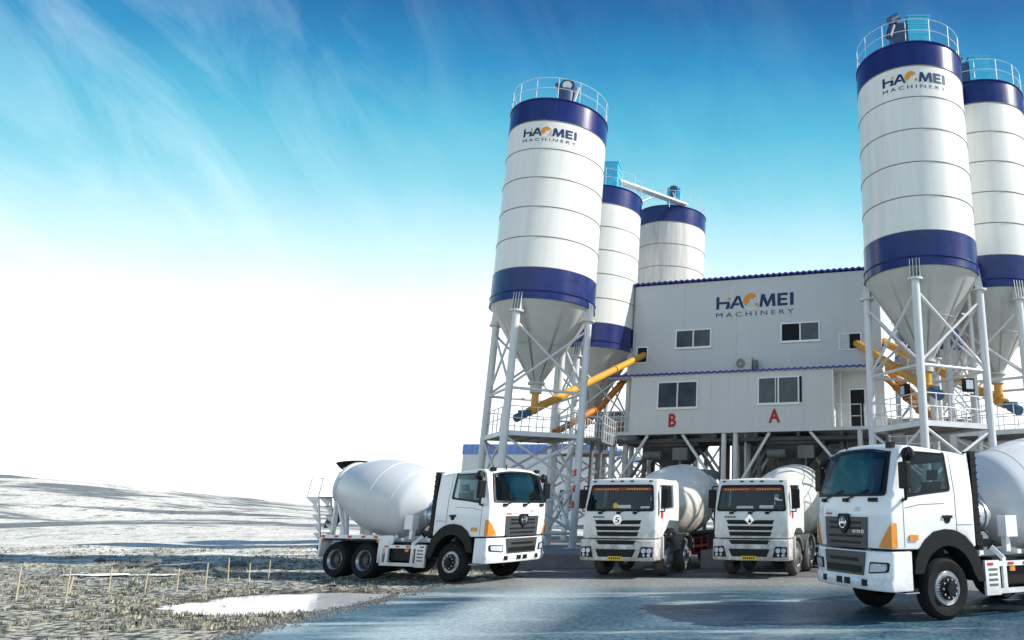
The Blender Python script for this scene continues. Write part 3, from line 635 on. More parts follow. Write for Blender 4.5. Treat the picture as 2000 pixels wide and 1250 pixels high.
def hino():
    t=empty('mixer_truck'); 
    xb=-.72
    # cab shell side profile
    fx=lambda z: 1.36 if z<2.12 else 1.36-(z-2.12)*.33
    prof=[(xb,1.22),(xb,2.95),(xb+.25,3.0),(.55,3.1),(.93,3.11),(fx(3.02),3.02),(fx(2.12)+.0,2.12),(1.38,1.8),(1.37,1.22),(.62,1.2),(.50,1.36),(.28,1.50),(-.28,1.50),(-.5,1.40),(-.62,1.22)]
    mb=MB(); mb.prism([(x,-HW,z) for x,z in prof],(0,2*HW,0))
    wsh=rounded([(-1.06,2.18),(1.06,2.18),(1.01,2.93),(.5,2.97),(-.5,2.97),(-1.01,2.93)],.07)
    sgh=rounded([(-.14,2.26),(.955,2.15),(.79,2.92),(.6,2.94),(-.09,2.92)],.06)
    cav=MB().prism([(x,-1.16,z) for x,z in [(xb+.06,1.56),(xb+.06,2.88),(.5,3.02),(.88,3.02),(fx(2.94)-.07,2.94),(fx(2.12)-.07,2.12),(1.29,1.56)]],(0,2.32,0))
    cut=[cav,MB().prism([(.95,y,z) for y,z in wsh],(.7,0,0)),MB().prism([(x,-1.5,z) for x,z in sgh],(0,3.0,0)),MB().prism([(-.95,y,z) for y,z in rounded([(-.75,2.22),(.75,2.22),(.75,2.80),(-.75,2.80)],.06)],(.4,0,0))]
    inn=lambda c:abs(c.y)<1.175 and c.x>xb+.045 and c.x<fx(max(c.z,2.12))-.05 and 1.54<c.z<3.04
    cab=mb.build('cab',['tw','interior'],t,hollow=(cut,inn),bevel=.045,cuts=[(1,YC),(2,(1.8,2.15,2.5,2.8,2.96)),(0,(.7,.95,1.15,1.3))],deform=cabdef)
    for p in cab.data.polygons: p.use_smooth=True
    cab.data.set_sharp_from_angle(angle=R(28))
    ws=rounded([(-1.12,2.13),(1.12,2.13),(1.06,2.98),(.5,3.02),(-.5,3.02),(-1.06,2.98)],.07)
    w=front_panel('windscreen',t,'twglass',ws,lambda z:fx(z)-.006,th=.025)
    wo=rounded([(-1.12,2.13),(1.12,2.13),(1.06,2.98),(.5,3.02),(-.5,3.02),(-1.06,2.98)],.07); n_=len(wo)
    mb=MB()
    for i in range(n_):
        j=(i+1)%n_; mb.prism([(fx(z)+.02,y,z) for y,z in (wo[i],wo[j],wsh[j],wsh[i])],(.008,0,0))
    mb.build('windscreen_seal','black',t,cuts=[(1,YC)],deform=cabdef)
    cab_interior(t,fx,1.58,.62,2.16,1.30)
    # wipers
    for y in (-.75,.05):
        mb=MB(); mb.bar((1.405,y,2.07),(1.335,y+.62,2.24),.022); mb.box(1.36,1.42,y-.08,y+.06,2.03,2.10); mb.build('wiper','black',t,cuts=[(1,YC)],deform=cabdef)
    mb=MB(); mb.box(1.36,1.41,.75,.95,2.03,2.10); mb.build('washer_cover','black',t,cuts=[(1,YC)],deform=cabdef)
    # grille
    g=front_panel('grille',t,'grille',[(-.66,1.22),(.66,1.22),(.70,1.76),(-.70,1.76)],lambda z:1.375,th=.03)
    mb=MB()
    for z,wd in ((1.66,.52),(1.56,.52),(1.42,.55),(1.31,.5)): mb.box(1.404,1.412,-wd,wd,z-.022,z+.022)
    mb.build('grille_slot','black',g,cuts=[(1,YC)],deform=cabdef)
    mb=MB(); mb.prism([(1.405,y,z) for y,z in rounded([(-.17,1.82),(.17,1.82),(.19,1.62),(.0,1.44),(-.19,1.62)],.05)],(.035,0,0)); em=mb.build('emblem','black',g)
    mb=MB(); mb.torus((1.445,0,1.66),.10,.014,axis=(1,0,0),n=24,k=5); mb.bar((1.45,-.08,1.66),(1.45,.08,1.66),.05,.04); mb.bar((1.45,-.08,1.62),(1.45,0,1.74),.015); mb.bar((1.45,.08,1.62),(1.45,0,1.74),.015); mb.build('emblem_ring','chrome',em)
    vs,fs=text_mesh('HINO',.085,1.6,.003,.34); mb=MB(); mb.add([(1.409,v.x+.27,v.y+1.475) for v in vs],fs); mb.build('grille_letters','chrome',g,fix=False,deform=cabdef)
    vs,fs=text_mesh('700',.10,1.2,.003); mb=MB(); mb.add([(1.392,v.x+.30,v.y+1.86) for v in vs],fs); mb.build('model_number','rim',t,fix=False,deform=cabdef)
    mb=MB(); mb.box(1.378,1.392,-.68,-.48,1.80,1.835); mb.build('badge','redm',t,cuts=[(1,YC)],deform=cabdef)
    # corner indicator
    for s in (-1,1):
        pts=rounded([(s*.97,1.24),(s*1.235,1.24),(s*1.235,1.66),(s*1.16,1.56),(s*1.05,1.38)],.02)
        front_panel('indicator',t,'amber',pts,lambda z:1.378,th=.03)
        side_panel('indicator',t,'amber',rounded([(1.16,1.24),(1.37,1.24),(1.37,1.68),(1.16,1.70)],.02) if False else rounded([(1.28,1.24),(1.40,1.24),(1.40,1.67),(1.28,1.66)],.02),s,th=.012)
    # bumper (own parts) with lower grille
    bprof=[(.93,.52),(1.44,.52),(1.47,.66),(1.43,.74),(1.41,1.18),(.93,1.18)]
    mb=MB(); mb.prism([(x,-1.235,z) for x,z in bprof],(0,2.47,0)); mb.build('bumper','tw',t,bevel=.03,cuts=[(1,YC)],deform=lambda v:cabdef(v,k=.18))
    lg=front_panel('lower_grille',t,'grille',[(-.60,.76),(.60,.76),(.66,1.16),(-.66,1.16)],lambda z:1.425,th=.02)
    mb=MB()
    for z,wd,hh in ((1.02,.46,.03),(.86,.56,.06)): mb.box(1.446,1.454,-wd,wd,z-hh,z+hh)
    mb.build('grille_slot','black',lg,cuts=[(1,YC)],deform=cabdef)
    for y0,y1 in ((-.22,-.04),(.04,.22),(-.72,-.58),(.58,.72)): MB().box(1.462,1.474,y0,y1,.59,.70).build('tow_slot','black',t,cuts=[(1,YC)],deform=lambda v:cabdef(v,k=.18))
    for s in (-1,1):
        hl=front_panel('headlight',t,'black',rounded([(s*.74,.80),(s*1.16,.84),(s*1.18,1.0),(s*.78,1.0)],.04),lambda z:1.425,th=.02,df=lambda v:cabdef(v,k=.18))
        front_panel('lens',hl,'lamp',rounded([(s*.78,.825),(s*1.13,.86),(s*1.15,.975),(s*.81,.975)],.04),lambda z:1.44,th=.02,df=lambda v:cabdef(v,k=.18))
        # doors: window, lines, handle
        ring_panel('window_seal',t,'black',rounded([(-.18,2.22),(1.0,2.10),(.82,2.95),(.6,2.97),(-.12,2.95)],.07),rounded([(-.13,2.27),(.94,2.165),(.78,2.91),(.6,2.93),(-.08,2.91)],.06),s,cabdef)
        side_panel('side_glass',t,'twglass',rounded([(-.14,2.26),(.955,2.15),(.79,2.92),(.6,2.94),(-.09,2.92)],.06),s,th=.012)
        mb=MB()
        def ln(p,q,w=.012): mb.bar((p[0],s*(HW+.002),p[1]),(q[0],s*(HW+.002),q[1]),w,.006,up=(0,1,0))
        for p,q in (((-.27,1.5),(-.27,2.15)),((-.27,2.15),(-.22,2.96)),((1.1,1.25),(1.1,2.12)),((-.27,1.62),(-.66,1.62)),((.0,2.0),(.6,1.98)),((.6,1.98),(1.05,1.92))): ln(p,q)
        mb.build('door_seam','greysteel',t,cuts=[(2,(2.15,2.5))],deform=cabdef)
        mb=MB(); mb.box(-.16,.06,min(s*HW,s*(HW+.035)),max(s*HW,s*(HW+.035)),1.74,1.79); mb.tube((-.05,s*HW,1.72),(-.05,s*(HW+.012),1.72),.075,16); mb.build('door_handle','black',t)
        mb=MB(); mb.prism([(x,s*(HW+.0),z) for x,z in rounded([(.66,1.36),(.86,1.36),(.86,1.46),(.66,1.46)],.03)],(0,s*.03,0)); mb.build('side_repeater','amber',t)
        # mirrors
        mb=MB(); y=s*1.42
        mb.box(.98,1.10,y-.12,y+.12,2.25,2.72); mb.build('mirror','black',t,bevel=.03)
        MB().path([(1.04,y,2.25),(1.02,y-.02*s,2.08),(.95,s*1.2,2.05)],.03,8).build('mirror_arm','black',t)
        mb=MB(); mb.path([(.86,s*1.18,2.90),(1.0,s*1.38,2.86),(1.04,y,2.72)],.03,8)
        mb.lathe([(0.01,-.11),(.1,-.09),(.14,0),(.1,.08),(.01,.10)],(.92,s*1.38,2.86),(1,0,.2),n=16); mb.build('mirror_arm','black',t)
        # fender / arch
        mb=MB()
        arc=[(.63*math.cos(a),.53+.66+0*a) for a in ()]
        pts_o=[(-.86,.62)]+[(.84*math.cos(R(a))*1.0,.62+.93*math.sin(R(a))) for a in range(172,20,-12)]+[(.78,.80)]
        pts_i=[(.66,.80)]+[(.62*math.cos(R(a)),.58+.68*math.sin(R(a))) for a in range(20,172,12)]+[(-.70,.62)]
        y0=s*.80; 
        o_=pts_o; i_=list(reversed(pts_i)); n_=min(len(o_),len(i_))
        for j in range(n_-1):
            q=[o_[j],o_[j+1],i_[j+1],i_[j]]
            mb.prism([(x,y0,z) for x,z in q],(0,s*.455,0))
        mb.build('wheel_arch','black',t)
        mb=MB(); mb.box(.78,.95,min(s*.8,s*1.2),max(s*.8,s*1.2),.55,1.21); mb.box(.70,.95,min(s*.9,s*1.22),max(s*.9,s*1.22),.50,.56); mb.box(.64,1.0,min(s*1.0,s*1.23),max(s*1.0,s*1.23),.82,.86); mb.build('cab_step','black',t)
    mb=MB(); mb.box(.70,1.0,-1.24,1.24,.485,.50); mb.build('step_edge','rim',t)
    # roof lamps, intake
    for y in (-.95,.95): MB().box(.92,1.02,y-.08,y+.08,3.0,3.10).build('roof_marker','black',t)
    MB().tube((1.0,-.45,3.05),(.98,-.45,3.2),.02,6).build('antenna','black',t)
    for y0,y1 in ((-1.2,-.98),(.98,1.2)):
        mb=MB(); mb.box(xb-.16,xb-.03,y0,y1,1.25,2.98)
        for i in range(12): mb.box(xb-.175,xb-.02,y0-.012,y1+.012,1.35+i*.135,1.38+i*.135)
        mb.build('air_intake','black',t)
    # chassis
    mb=MB()
    for y in (-.40,.40): mb.box(-5.15,.9,y-.05,y+.05,.72,1.0)
    for x in (-4.9,-3.9,-2.2,-1.2,0): mb.box(x,x+.12,-.35,.35,.75,.97)
    mb.tube((0,-.9,.53),(0,.9,.53),.08,10); mb.tube((-3.25,-.9,.53),(-3.25,.9,.53),.1,10); mb.tube((-4.45,-.9,.53),(-4.45,.9,.53),.1,10)
    mb.box(-2.5,-1.35,-.95,-.5,.62,1.0); mb.box(-2.5,-1.35,.5,.95,.62,1.0)
    mb.box(-.6,.5,-.45,.45,.6,1.2)
    mb.build('chassis','black',t)
    mb=MB()
    for y in (-.42,.42): mb.box(-5.2,-.85,y-.06,y+.06,1.0,1.16)
    for x in (-5.1,-4.1,-3.1,-2.1,-1.1): mb.box(x,x+.1,-1.0,1.0,1.06,1.14)
    for s in (-1,1): mb.box(-5.2,-2.78,s*1.1-.03,s*1.1+.03,1.10,1.20)
    # drum stands
    mb.prism([(-5.2,-.5,1.1),(-4.9,-.5,1.1),(-5.35,-.35,2.35),(-5.5,-.35,2.35)],(0,.1,0)); mb.prism([(-5.2,.4,1.1),(-4.9,.4,1.1),(-5.35,.25,2.35),(-5.5,.25,2.35)],(0,.1,0))
    mb.prism([(-1.45,-.5,1.1),(-1.05,-.5,1.1),(-1.1,-.4,1.75),(-1.35,-.4,1.75)],(0,.9,0))
    mb.build('subframe','tw',t)
    for s in (-1,1):
        for i,x in enumerate((-5.1,-4.55,-4.0,-3.45,-2.95)): MB().box(x-.07,x+.07,min(s*1.13,s*1.142),max(s*1.13,s*1.142),1.12,1.18).build('reflector','redm',t)
        MB().box(-5.22,-5.1,min(s*1.1,s*1.14),max(s*1.1,s*1.14),.98,1.08).build('side_lamp','amber',t); MB().box(-2.86,-2.75,min(s*1.13,s*1.15),max(s*1.13,s*1.15),1.0,1.1).build('side_lamp','amber',t)
        # mudguards rear
        MB().box(-5.22,-5.14,min(s*.75,s*1.15),max(s*.75,s*1.15),.55,1.1).build('mudguard','tw',t); mb=MB(); mb.box(-2.78,-2.70,min(s*.70,s*1.15),max(s*.70,s*1.15),.45,1.2)
        mb.prism([(-2.7,s*1.1,1.2),(-2.7,s*1.1,.5),(-2.25,s*1.1,1.0),(-2.25,s*1.1,1.2)],(0,s*.04,0)); mb.build('mudguard','tw',t)
        mb=MB(); mb.box(-5.1,-2.8,min(s*.72,s*1.08),max(s*.72,s*1.08),1.03,1.07); mb.build('mudguard_liner','black',t)
        # side guard
        mb=MB(); y=s*1.17; a,b=y-.025,y+.025
        mb.box(-2.55,-.92,a,b,.86,.95); mb.box(-2.62,-.92,a,b,.38,.47); mb.box(-2.62,-2.54,a,b,.47,.95)
        for x in (-2.38,-1.42): mb.box(x-.045,x+.045,a-.002,b+.002,.47,1.02); mb.bar((x,y,1.0),(x+.12,s*1.0,1.2),.08)
        mb.box(-1.28,-.92,s*1.17-.03,s*1.17+.03,.36,.97); mb.build('side_guard','tw',t)
        for x in (-2.40,-1.98,-1.58,-1.05): MB().box(x-.07,x+.07,min(s*1.2,s*1.21),max(s*1.2,s*1.21),.885,.93).build('reflector','redm',t)
        mb=MB(); mb.box(-1.66,-1.54,min(s*1.19,s*1.22),max(s*1.19,s*1.22),.77,.85); mb.build('side_lamp','amber',t)
        mb=MB()
        for i in range(4): mb.box(-1.22,-1.0,min(s*1.195,s*1.206),max(s*1.195,s*1.206),.52+i*.09,.56+i*.09)
        mb.build('vent_slot','greysteel',t)
        mb=MB(); mb.box(-2.4,-1.3,min(s*.6,s*1.08),max(s*.6,s*1.08),.5,.86); mb.build('fuel_tank','black',t,bevel=.04)
    # gearbox between cab and drum
    mb=MB(); mb.tube((-1.88,0,1.90),(-1.5,0,1.86),.40,24); mb.tube((-1.52,0,1.86),(-1.02,0,1.80),.30,20); mb.tube((-1.05,0,1.8),(-.9,0,1.78),.24,20,r2=.18)
    for s in (-1,1): 
        mb.tube((-1.25,s*.72,1.78),(-.92,s*.72,1.78),.27,18); mb.tube((-1.3,s*.72,1.78),(-1.25,s*.72,1.78),.30,18); mb.tube((-1.55,s*.6,1.78),(-1.28,s*.7,1.78),.17,14); mb.box(-1.5,-.95,min(s*.3,s*.75),max(s*.3,s*.75),1.34,1.48)
    mb.build('gearbox','rim',t)
    for s in (-1,1):
        mb=MB(); mb.box(-1.98,-1.68,min(s*.84,s*1.06),max(s*.84,s*1.06),1.38,1.78); mb.box(-1.86,-1.75,min(s*.84,s*.96),max(s*.84,s*.96),1.1,1.42); mb.build('control_box','tw',t)
        mb=MB(); mb.tube((-1.12,s*.85,1.12),(-1.12,s*.85,1.42),.10,12); mb.path([(-1.3,s*.9,1.15),(-1.45,s*.95,1.3),(-1.3,s*.85,1.5),(-1.0,s*.6,1.45)],.018,6); mb.build('hydraulic_hose','black',t)
    dprof=[(.02,0),(.36,.0),(.42,.012),(.46,.025),(.97,.10),(1.06,.15),(1.14,.36),(1.155,.48),(1.12,.60),(1.02,.72),(.74,.93),(.72,.94),(.75,.945),(.75,.97),(.55,.975),(.50,1.0),(.0,1.0)]
    drum(t,(-1.86,0,1.90),(-5.62,0,2.72),dprof,'drum',seamx=(.215,.44))
    # rear hopper, chute, ladder
    mb=MB(); mb.lathe([(.30,0),(.36,.05),(.48,.20),(.45,.21),(.30,.05)],(-5.72,0,3.22),(-.1,0,1),n=24); mb.build('hopper','black',t)
    mb=MB(); mb.prism([(-5.6,-.36,3.25),(-5.6,.36,3.25),(-5.85,.3,2.6),(-5.85,-.3,2.6)],(-.06,0,0)); mb.build('hopper_mouth','rim',t)
    mb=MB(); mb.bar((-5.45,-.55,1.15),(-5.62,-.45,3.1),.08,.14); mb.bar((-5.45,.55,1.15),(-5.62,.45,3.1),.08,.14); mb.bar((-5.62,-.45,3.0),(-5.62,.45,3.0),.08)
    mb.bar((-5.0,-.5,1.2),(-5.5,-.5,2.2),.07); mb.bar((-5.0,.5,1.2),(-5.5,.5,2.2),.07); mb.build('rear_frame','tw',t)
    mb=MB(); mb.prism([(-5.7,-.30,2.85),(-5.7,.30,2.85),(-6.0,.22,1.75),(-6.0,-.22,1.75)],(-.05,0,0)); mb.prism([(-5.95,-.25,1.85),(-5.95,.25,1.85),(-6.3,.22,1.35),(-6.3,-.22,1.35)],(-.02,0,.12)); mb.build('chute','greysteel',t)
    mb=MB(); mb.box(-6.3,-5.7,-1.0,-.5,2.28,2.32); mb.path([(-6.28,-.98,2.3),(-6.2,-.98,2.9),(-6.2,-.6,2.9),(-6.28,-.6,2.3)],.016,6)
    for i in range(4):
        x_=-5.78+.09*i; z_=2.02-i*.27
        mb.box(x_-.2,x_+.06,-1.0,-.55,z_,z_+.03)
        for y in (-1.0,-.57): mb.prism([(x_-.2,y,z_),(x_+.06,y,z_),(x_+.06,y,z_-.2)],(0,.02,0))
    for y in (-1.0,-.57): mb.prism([(-6.28,y,2.28),(-5.8,y,2.28),(-5.8,y,2.0)],(0,.02,0)); mb.bar((-5.76,y,2.3),(-5.4,y,1.1),.035,.06)
    mb.build('ladder','rim',t)
    mb=MB(); mb.box(-5.35,-5.2,-1.0,1.0,.55,.68); mb.box(-5.4,-5.2,-1.05,-.6,.74,.88); mb.box(-5.4,-5.2,.6,1.05,.74,.88); mb.build('rear_bumper','black',t)
    MB().box(-5.42,-5.40,-1.0,-.65,.76,.86).build('tail_lamp','redm',t); MB().box(-5.42,-5.40,.65,1.0,.76,.86).build('tail_lamp','redm',t)
    for s in (-1,1):
        wheel(t,0,s,False,True); wheel(t,-3.25,s,True,False,rad=.50); wheel(t,-4.42,s,True,False,rad=.50)
    return t
def place(t,x,y,a,label,sc=1.0):
    t.location=(x,y,0.012); t.rotation_euler=(0,0,R(a)); t.scale=(sc,)*3; tag(t,label,'truck','concrete mixer trucks')
H1=hino(); place(H1,-8.12,21.5,-21,'white mixer truck with grey drum facing right at the edge of the grassland',.965)
H2=copy_tree(H1)
for c_ in H2.children:
    if c_.name.startswith('steering_wheel'): c_.location.y=-.62
place(H2,2.69,14.91,208,'nearest and largest white mixer truck, cut by the right edge, facing left')
def shac(variant):
    t=empty('mixer_truck'); xb=-.75; HF=1.30
    fx=lambda z: HF if z<2.0 else HF-(z-2.0)*.16
    prof=[(xb,1.25),(xb,2.85),(xb+.2,2.95),(.85,2.98),(fx(2.92),2.92),(HF,2.0),(HF+.03,1.7),(HF+.02,1.15),(.62,1.15),(.50,1.3),(.28,1.42),(-.28,1.42),(-.5,1.32),(-.62,1.25)]
    df=lambda v:cabdef(v,k=.10)
    mb=MB(); mb.prism([(x,-HW,z) for x,z in prof],(0,2*HW,0))
    wsh=rounded([(-1.06,2.03),(1.06,2.03),(1.01,2.65),(-1.01,2.65)],.09); sgh=rounded([(-.18,2.08),(.93,2.03),(.86,2.72),(-.18,2.75)],.07)
    cav=MB().prism([(x,-1.16,z) for x,z in [(xb+.06,1.5),(xb+.06,2.8),(.8,2.88),(fx(2.84)-.07,2.84),(HF-.07,2.0),(HF-.06,1.5)]],(0,2.32,0))
    cut=[cav,MB().prism([(.95,y,z) for y,z in wsh],(.7,0,0)),MB().prism([(x,-1.5,z) for x,z in sgh],(0,3.0,0)),MB().prism([(-.95,y,z) for y,z in rounded([(.2,2.1),(.85,2.1),(.85,2.5),(.2,2.5)],.06)],(.4,0,0))]
    inn=lambda c:abs(c.y)<1.175 and c.x>xb+.045 and c.x<fx(max(c.z,2.0))-.05 and 1.48<c.z<2.9
    cab=mb.build('cab',['tw2','interior'],t,hollow=(cut,inn),bevel=.045,cuts=[(1,YC),(2,(1.8,2.15,2.5,2.8)),(0,(.7,.95,1.15))],deform=df)
    for p in cab.data.polygons: p.use_smooth=True
    cab.data.set_sharp_from_angle(angle=R(28))
    wo=rounded([(-1.15,1.95),(1.15,1.95),(1.09,2.76),(-1.09,2.76)],.09); n_=len(wo); mb=MB()
    for i in range(n_):
        j=(i+1)%n_; mb.prism([(fx(z)+.005,y,z) for y,z in (wo[i],wo[j],wsh[j],wsh[i])],(.012,0,0))
    mb.build('windscreen_surround','black',t,cuts=[(1,YC)],deform=df)
    cab_interior(t,fx,1.52,.62,2.04,1.24)
    w=front_panel('windscreen',t,'tglass2',rounded([(-1.09,2.0),(1.09,2.0),(1.04,2.68),(-1.04,2.68)],.09),lambda z:fx(z)-.006,th=.026,df=df)
    b=front_panel('banner',w,'banner',[(-1.02,2.585),(1.02,2.585),(1.01,2.655),(-1.01,2.655)],lambda z:fx(z)+.010,th=.015,df=df)
    mb=MB(); random.seed(5)
    for i in range(22):
        y=-.88+i*.085
        if 9<i<13: continue
        mb.box(fx(2.62)+.028,fx(2.62)+.031,y-.022,y+.022,2.60,2.64)
    mb.build('banner_marks','plate',b,cuts=[(1,YC)],deform=df)
    mb=MB()
    if variant: mb.box(fx(2.1)+.024,fx(2.1)+.028,-.45,.1,2.03,2.11); mb.box(fx(2.1)+.024,fx(2.1)+.028,.3,.75,2.03,2.13)
    else: mb.box(fx(2.1)+.024,fx(2.1)+.028,-.05,.40,2.04,2.14); mb.box(fx(2.1)+.024,fx(2.1)+.028,.72,1.0,2.03,2.10)
    mb.build('windscreen_card','pale',w,cuts=[(1,YC)],deform=df)
    if not variant: 
        mb=MB(); mb.tube((fx(2.1)+.02,-.12,2.12),(fx(2.1)+.03,-.12,2.12),.085,14); mb.build('round_sticker','plate',w)
    for y in (-.62,-.0,.55):
        mb=MB(); mb.bar((HF+.04,y,1.90),(HF+.01,y+.35,2.03),.022); mb.box(HF+.0,HF+.06,y-.06,y+.06,1.87,1.94); mb.build('wiper','black',t)
    for y in (-1.0,-.35,0,.35,1.0): MB().box(fx(2.86)-.02,fx(2.86)+.03,y-.055,y+.055,2.845,2.885).build('roof_marker','black',t,deform=df)
    # grille slots (V under the emblem)
    mb=MB()
    for z,wd in ((1.63,.78),(1.45,.75),(1.28,.70)):
        h=.06
        mb.prism([(HF+.035,y,zz) for y,zz in ((-wd,z+h),(-.22,z+h) if z>1.6 else (-.1,z+h),(0,z-.02) if z>1.6 else (0,z+h),(.22,z+h) if z>1.6 else (.1,z+h),(wd,z+h),(wd-.05,z-h),(-wd+.05,z-h))],(.012,0,0))
    mb.build('grille','black',t,cuts=[(1,YC)],deform=df)
    if variant: em=MB(); em.prism([(HF+.05,0,1.86),(HF+.05,.16,1.70),(HF+.05,0,1.54),(HF+.05,-.16,1.70)],(.03,0,0)); eo=em.build('emblem','chrome',t); e2=MB(); e2.prism([(HF+.08,-.05,1.62),(HF+.08,.0,1.74),(HF+.08,.05,1.66),(HF+.08,.03,1.6)],(.01,0,0)); e2.build('emblem_mark','black',eo)
    else:
        em=MB(); em.tube((HF+.05,0,1.70),(HF+.08,0,1.70),.15,22); eo=em.build('emblem','chrome',t)
        e2=MB(); e2.path([(HF+.09,.06,1.77),(HF+.09,-.03,1.77),(HF+.09,-.05,1.71),(HF+.09,.05,1.69),(HF+.09,.03,1.63),(HF+.09,-.06,1.63)],.014,6); e2.build('emblem_mark','black',eo)
    mb=MB(); 
    for i in range(4): mb.box(HF+.035,HF+.045,-.85+i*.1,-.78+i*.1,1.76,1.80)
    mb.build('badge_letters','black',t,cuts=[(1,YC)],deform=df)
    # bumper
    bp=[(.85,.52),(HF+.08,.50),(HF+.12,.62),(HF+.10,1.12),(.85,1.12)]
    mb=MB(); mb.prism([(x,-1.24,z) for x,z in bp],(0,2.48,0)); mb.build('bumper','tw2',t,bevel=.03,cuts=[(1,YC)],deform=lambda v:cabdef(v,k=.12))
    mb=MB(); 
    mb.prism([(HF+.105,y,z) for y,z in ((-.66,1.10),(.66,1.10),(.58,.98),(-.58,.98))],(.02,0,0)); mb.prism([(HF+.105,y,z) for y,z in ((-.66,.84),(.66,.84),(.56,.62),(-.56,.62))],(.025,0,0)); mb.build('lower_grille','black',t,cuts=[(1,YC)],deform=df)
    for s in (-1,1):
        hl=front_panel('headlight',t,'black',[(s*.74,.60),(s*1.19,.62),(s*1.19,.90),(s*.84,.92)],lambda z:HF+.10,th=.025,df=df)
        mb=MB()
        for y,z,r in ((.92,.80,.075),(1.09,.80,.075),(.93,.67,.04),(1.08,.67,.05)): mb.tube((HF+.10,s*y,z),(HF+.135,s*y,z),r,14)
        mb.build('lens','lamp',hl,deform=df)
        side_panel('side_glass',t,'tglass2',rounded([(-.2,2.05),(.95,2.0),(.88,2.75),(-.2,2.78)],.07),s,df=df)
        mb=MB(); y=s*1.40; mb.box(.95,1.06,y-.12,y+.12,2.05,2.62); mb.build('mirror','black',t,bevel=.03)
        mb=MB(); mb.path([(.9,s*1.18,2.72),(1.0,y,2.72),(1.0,y,1.95),(.9,s*1.2,1.95)],.022,6); mb.build('mirror_arm','black',t)
        mb=MB(); mb.box(.7,.85,min(s*1.22,s*1.24),max(s*1.22,s*1.24),1.75,1.95); mb.build('side_repeater','redm',t)
        mb=MB(); mb.box(.62,.86,min(s*.85,s*1.2),max(s*.85,s*1.2),.5,1.15); mb.bar((.72,s*1.22,1.2),(.66,s*1.22,.55),.05,.14); mb.build('cab_step','tw2',t)
        mb=MB(); 
        for xw in (0,-1.7):
            po=[(.72*math.cos(R(a))+xw,.55+.68*math.sin(R(a))) for a in range(165,10,-15)]; pi_=[(.64*math.cos(R(a))+xw,.55+.60*math.sin(R(a))) for a in range(165,10,-15)]
            for j in range(len(po)-1): mb.prism([(x,s*.85,z) for x,z in (po[j],po[j+1],pi_[j+1],pi_[j])],(0,s*.35,0))
        mb.build('wheel_arch','greysteel',t)
        mb=MB(); mb.box(-4.2,-2.5,min(s*1.1,s*1.14),max(s*1.1,s*1.14),.7,.78); mb.box(-4.2,-2.5,min(s*1.1,s*1.14),max(s*1.1,s*1.14),.45,.53)
        for x in (-4.1,-3.4,-2.6): mb.box(x-.03,x+.03,min(s*1.09,s*1.13),max(s*1.09,s*1.13),.45,1.05)
        mb.build('side_guard','redm' if not variant else 'tw2',t)
        wheel(t,0,s,False,True,mt='tyre2'); wheel(t,-1.7,s,False,True,mt='tyre2'); wheel(t,-4.9,s,True,False,mt='tyre2'); wheel(t,-6.2,s,True,False,mt='tyre2')
    mb=MB(); mb.box(HF+.12,HF+.135,-.24,.24,.52,.64); pl=mb.build('number_plate','plate',t)
    mb=MB(); 
    for i in range(6): mb.box(HF+.135,HF+.14,-.18+i*.065,-.145+i*.065,.55,.61)
    mb.build('plate_marks','black',pl)
    mb=MB()
    for y in (-.40,.40): mb.box(-6.9,.8,y-.05,y+.05,.75,1.1)
    for x in (0,-1.7,-4.9,-6.2): mb.tube((x,-.9,.53),(x,.9,.53),.09,10)
    mb.box(-.6,.6,-.5,.5,.55,1.2); mb.box(-4.2,-2.5,.5,1.05,.5,1.0); mb.box(-4.2,-2.5,-1.05,-.5,.5,1.0); mb.build('chassis','black',t)
    mb=MB(); mb.prism([(-1.2,-.5,1.1),(-.9,-.5,1.1),(-.95,-.4,1.8),(-1.15,-.4,1.8)],(0,.9,0)); mb.bar((-6.9,-.5,1.1),(-7.0,-.45,2.6),.12); mb.bar((-6.9,.5,1.1),(-7.0,.45,2.6),.12)
    mb.box(-6.9,-.9,-.46,-.34,1.1,1.2); mb.box(-6.9,-.9,.34,.46,1.1,1.2); mb.build('subframe','greysteel',t)
    dprof=[(.02,0),(.40,.0),(.46,.03),(1.05,.16),(1.27,.25),(1.33,.42),(1.28,.58),(.70,.94),(.72,.95),(.70,.975),(.5,1.0),(.0,1.0)]
    drum(t,(-1.2,0,1.95),(-6.9,0,2.75),dprof,'drum2',seamx=(.25,.55))
    mb=MB(); mb.lathe([(.40,0),(.6,.4)],(-7.0,0,3.1),(-.2,0,1),n=20); mb.build('hopper','greysteel',t)
    return t
K1=shac(0); place(K1,-4.03,22.85,-104,'white mixer truck with round emblem, left one of the middle pair under the building',.93)
K2=shac(1); place(K2,-.16,22.95,-107,'white mixer truck with diamond emblem facing the camera, right of the middle pair',.93)
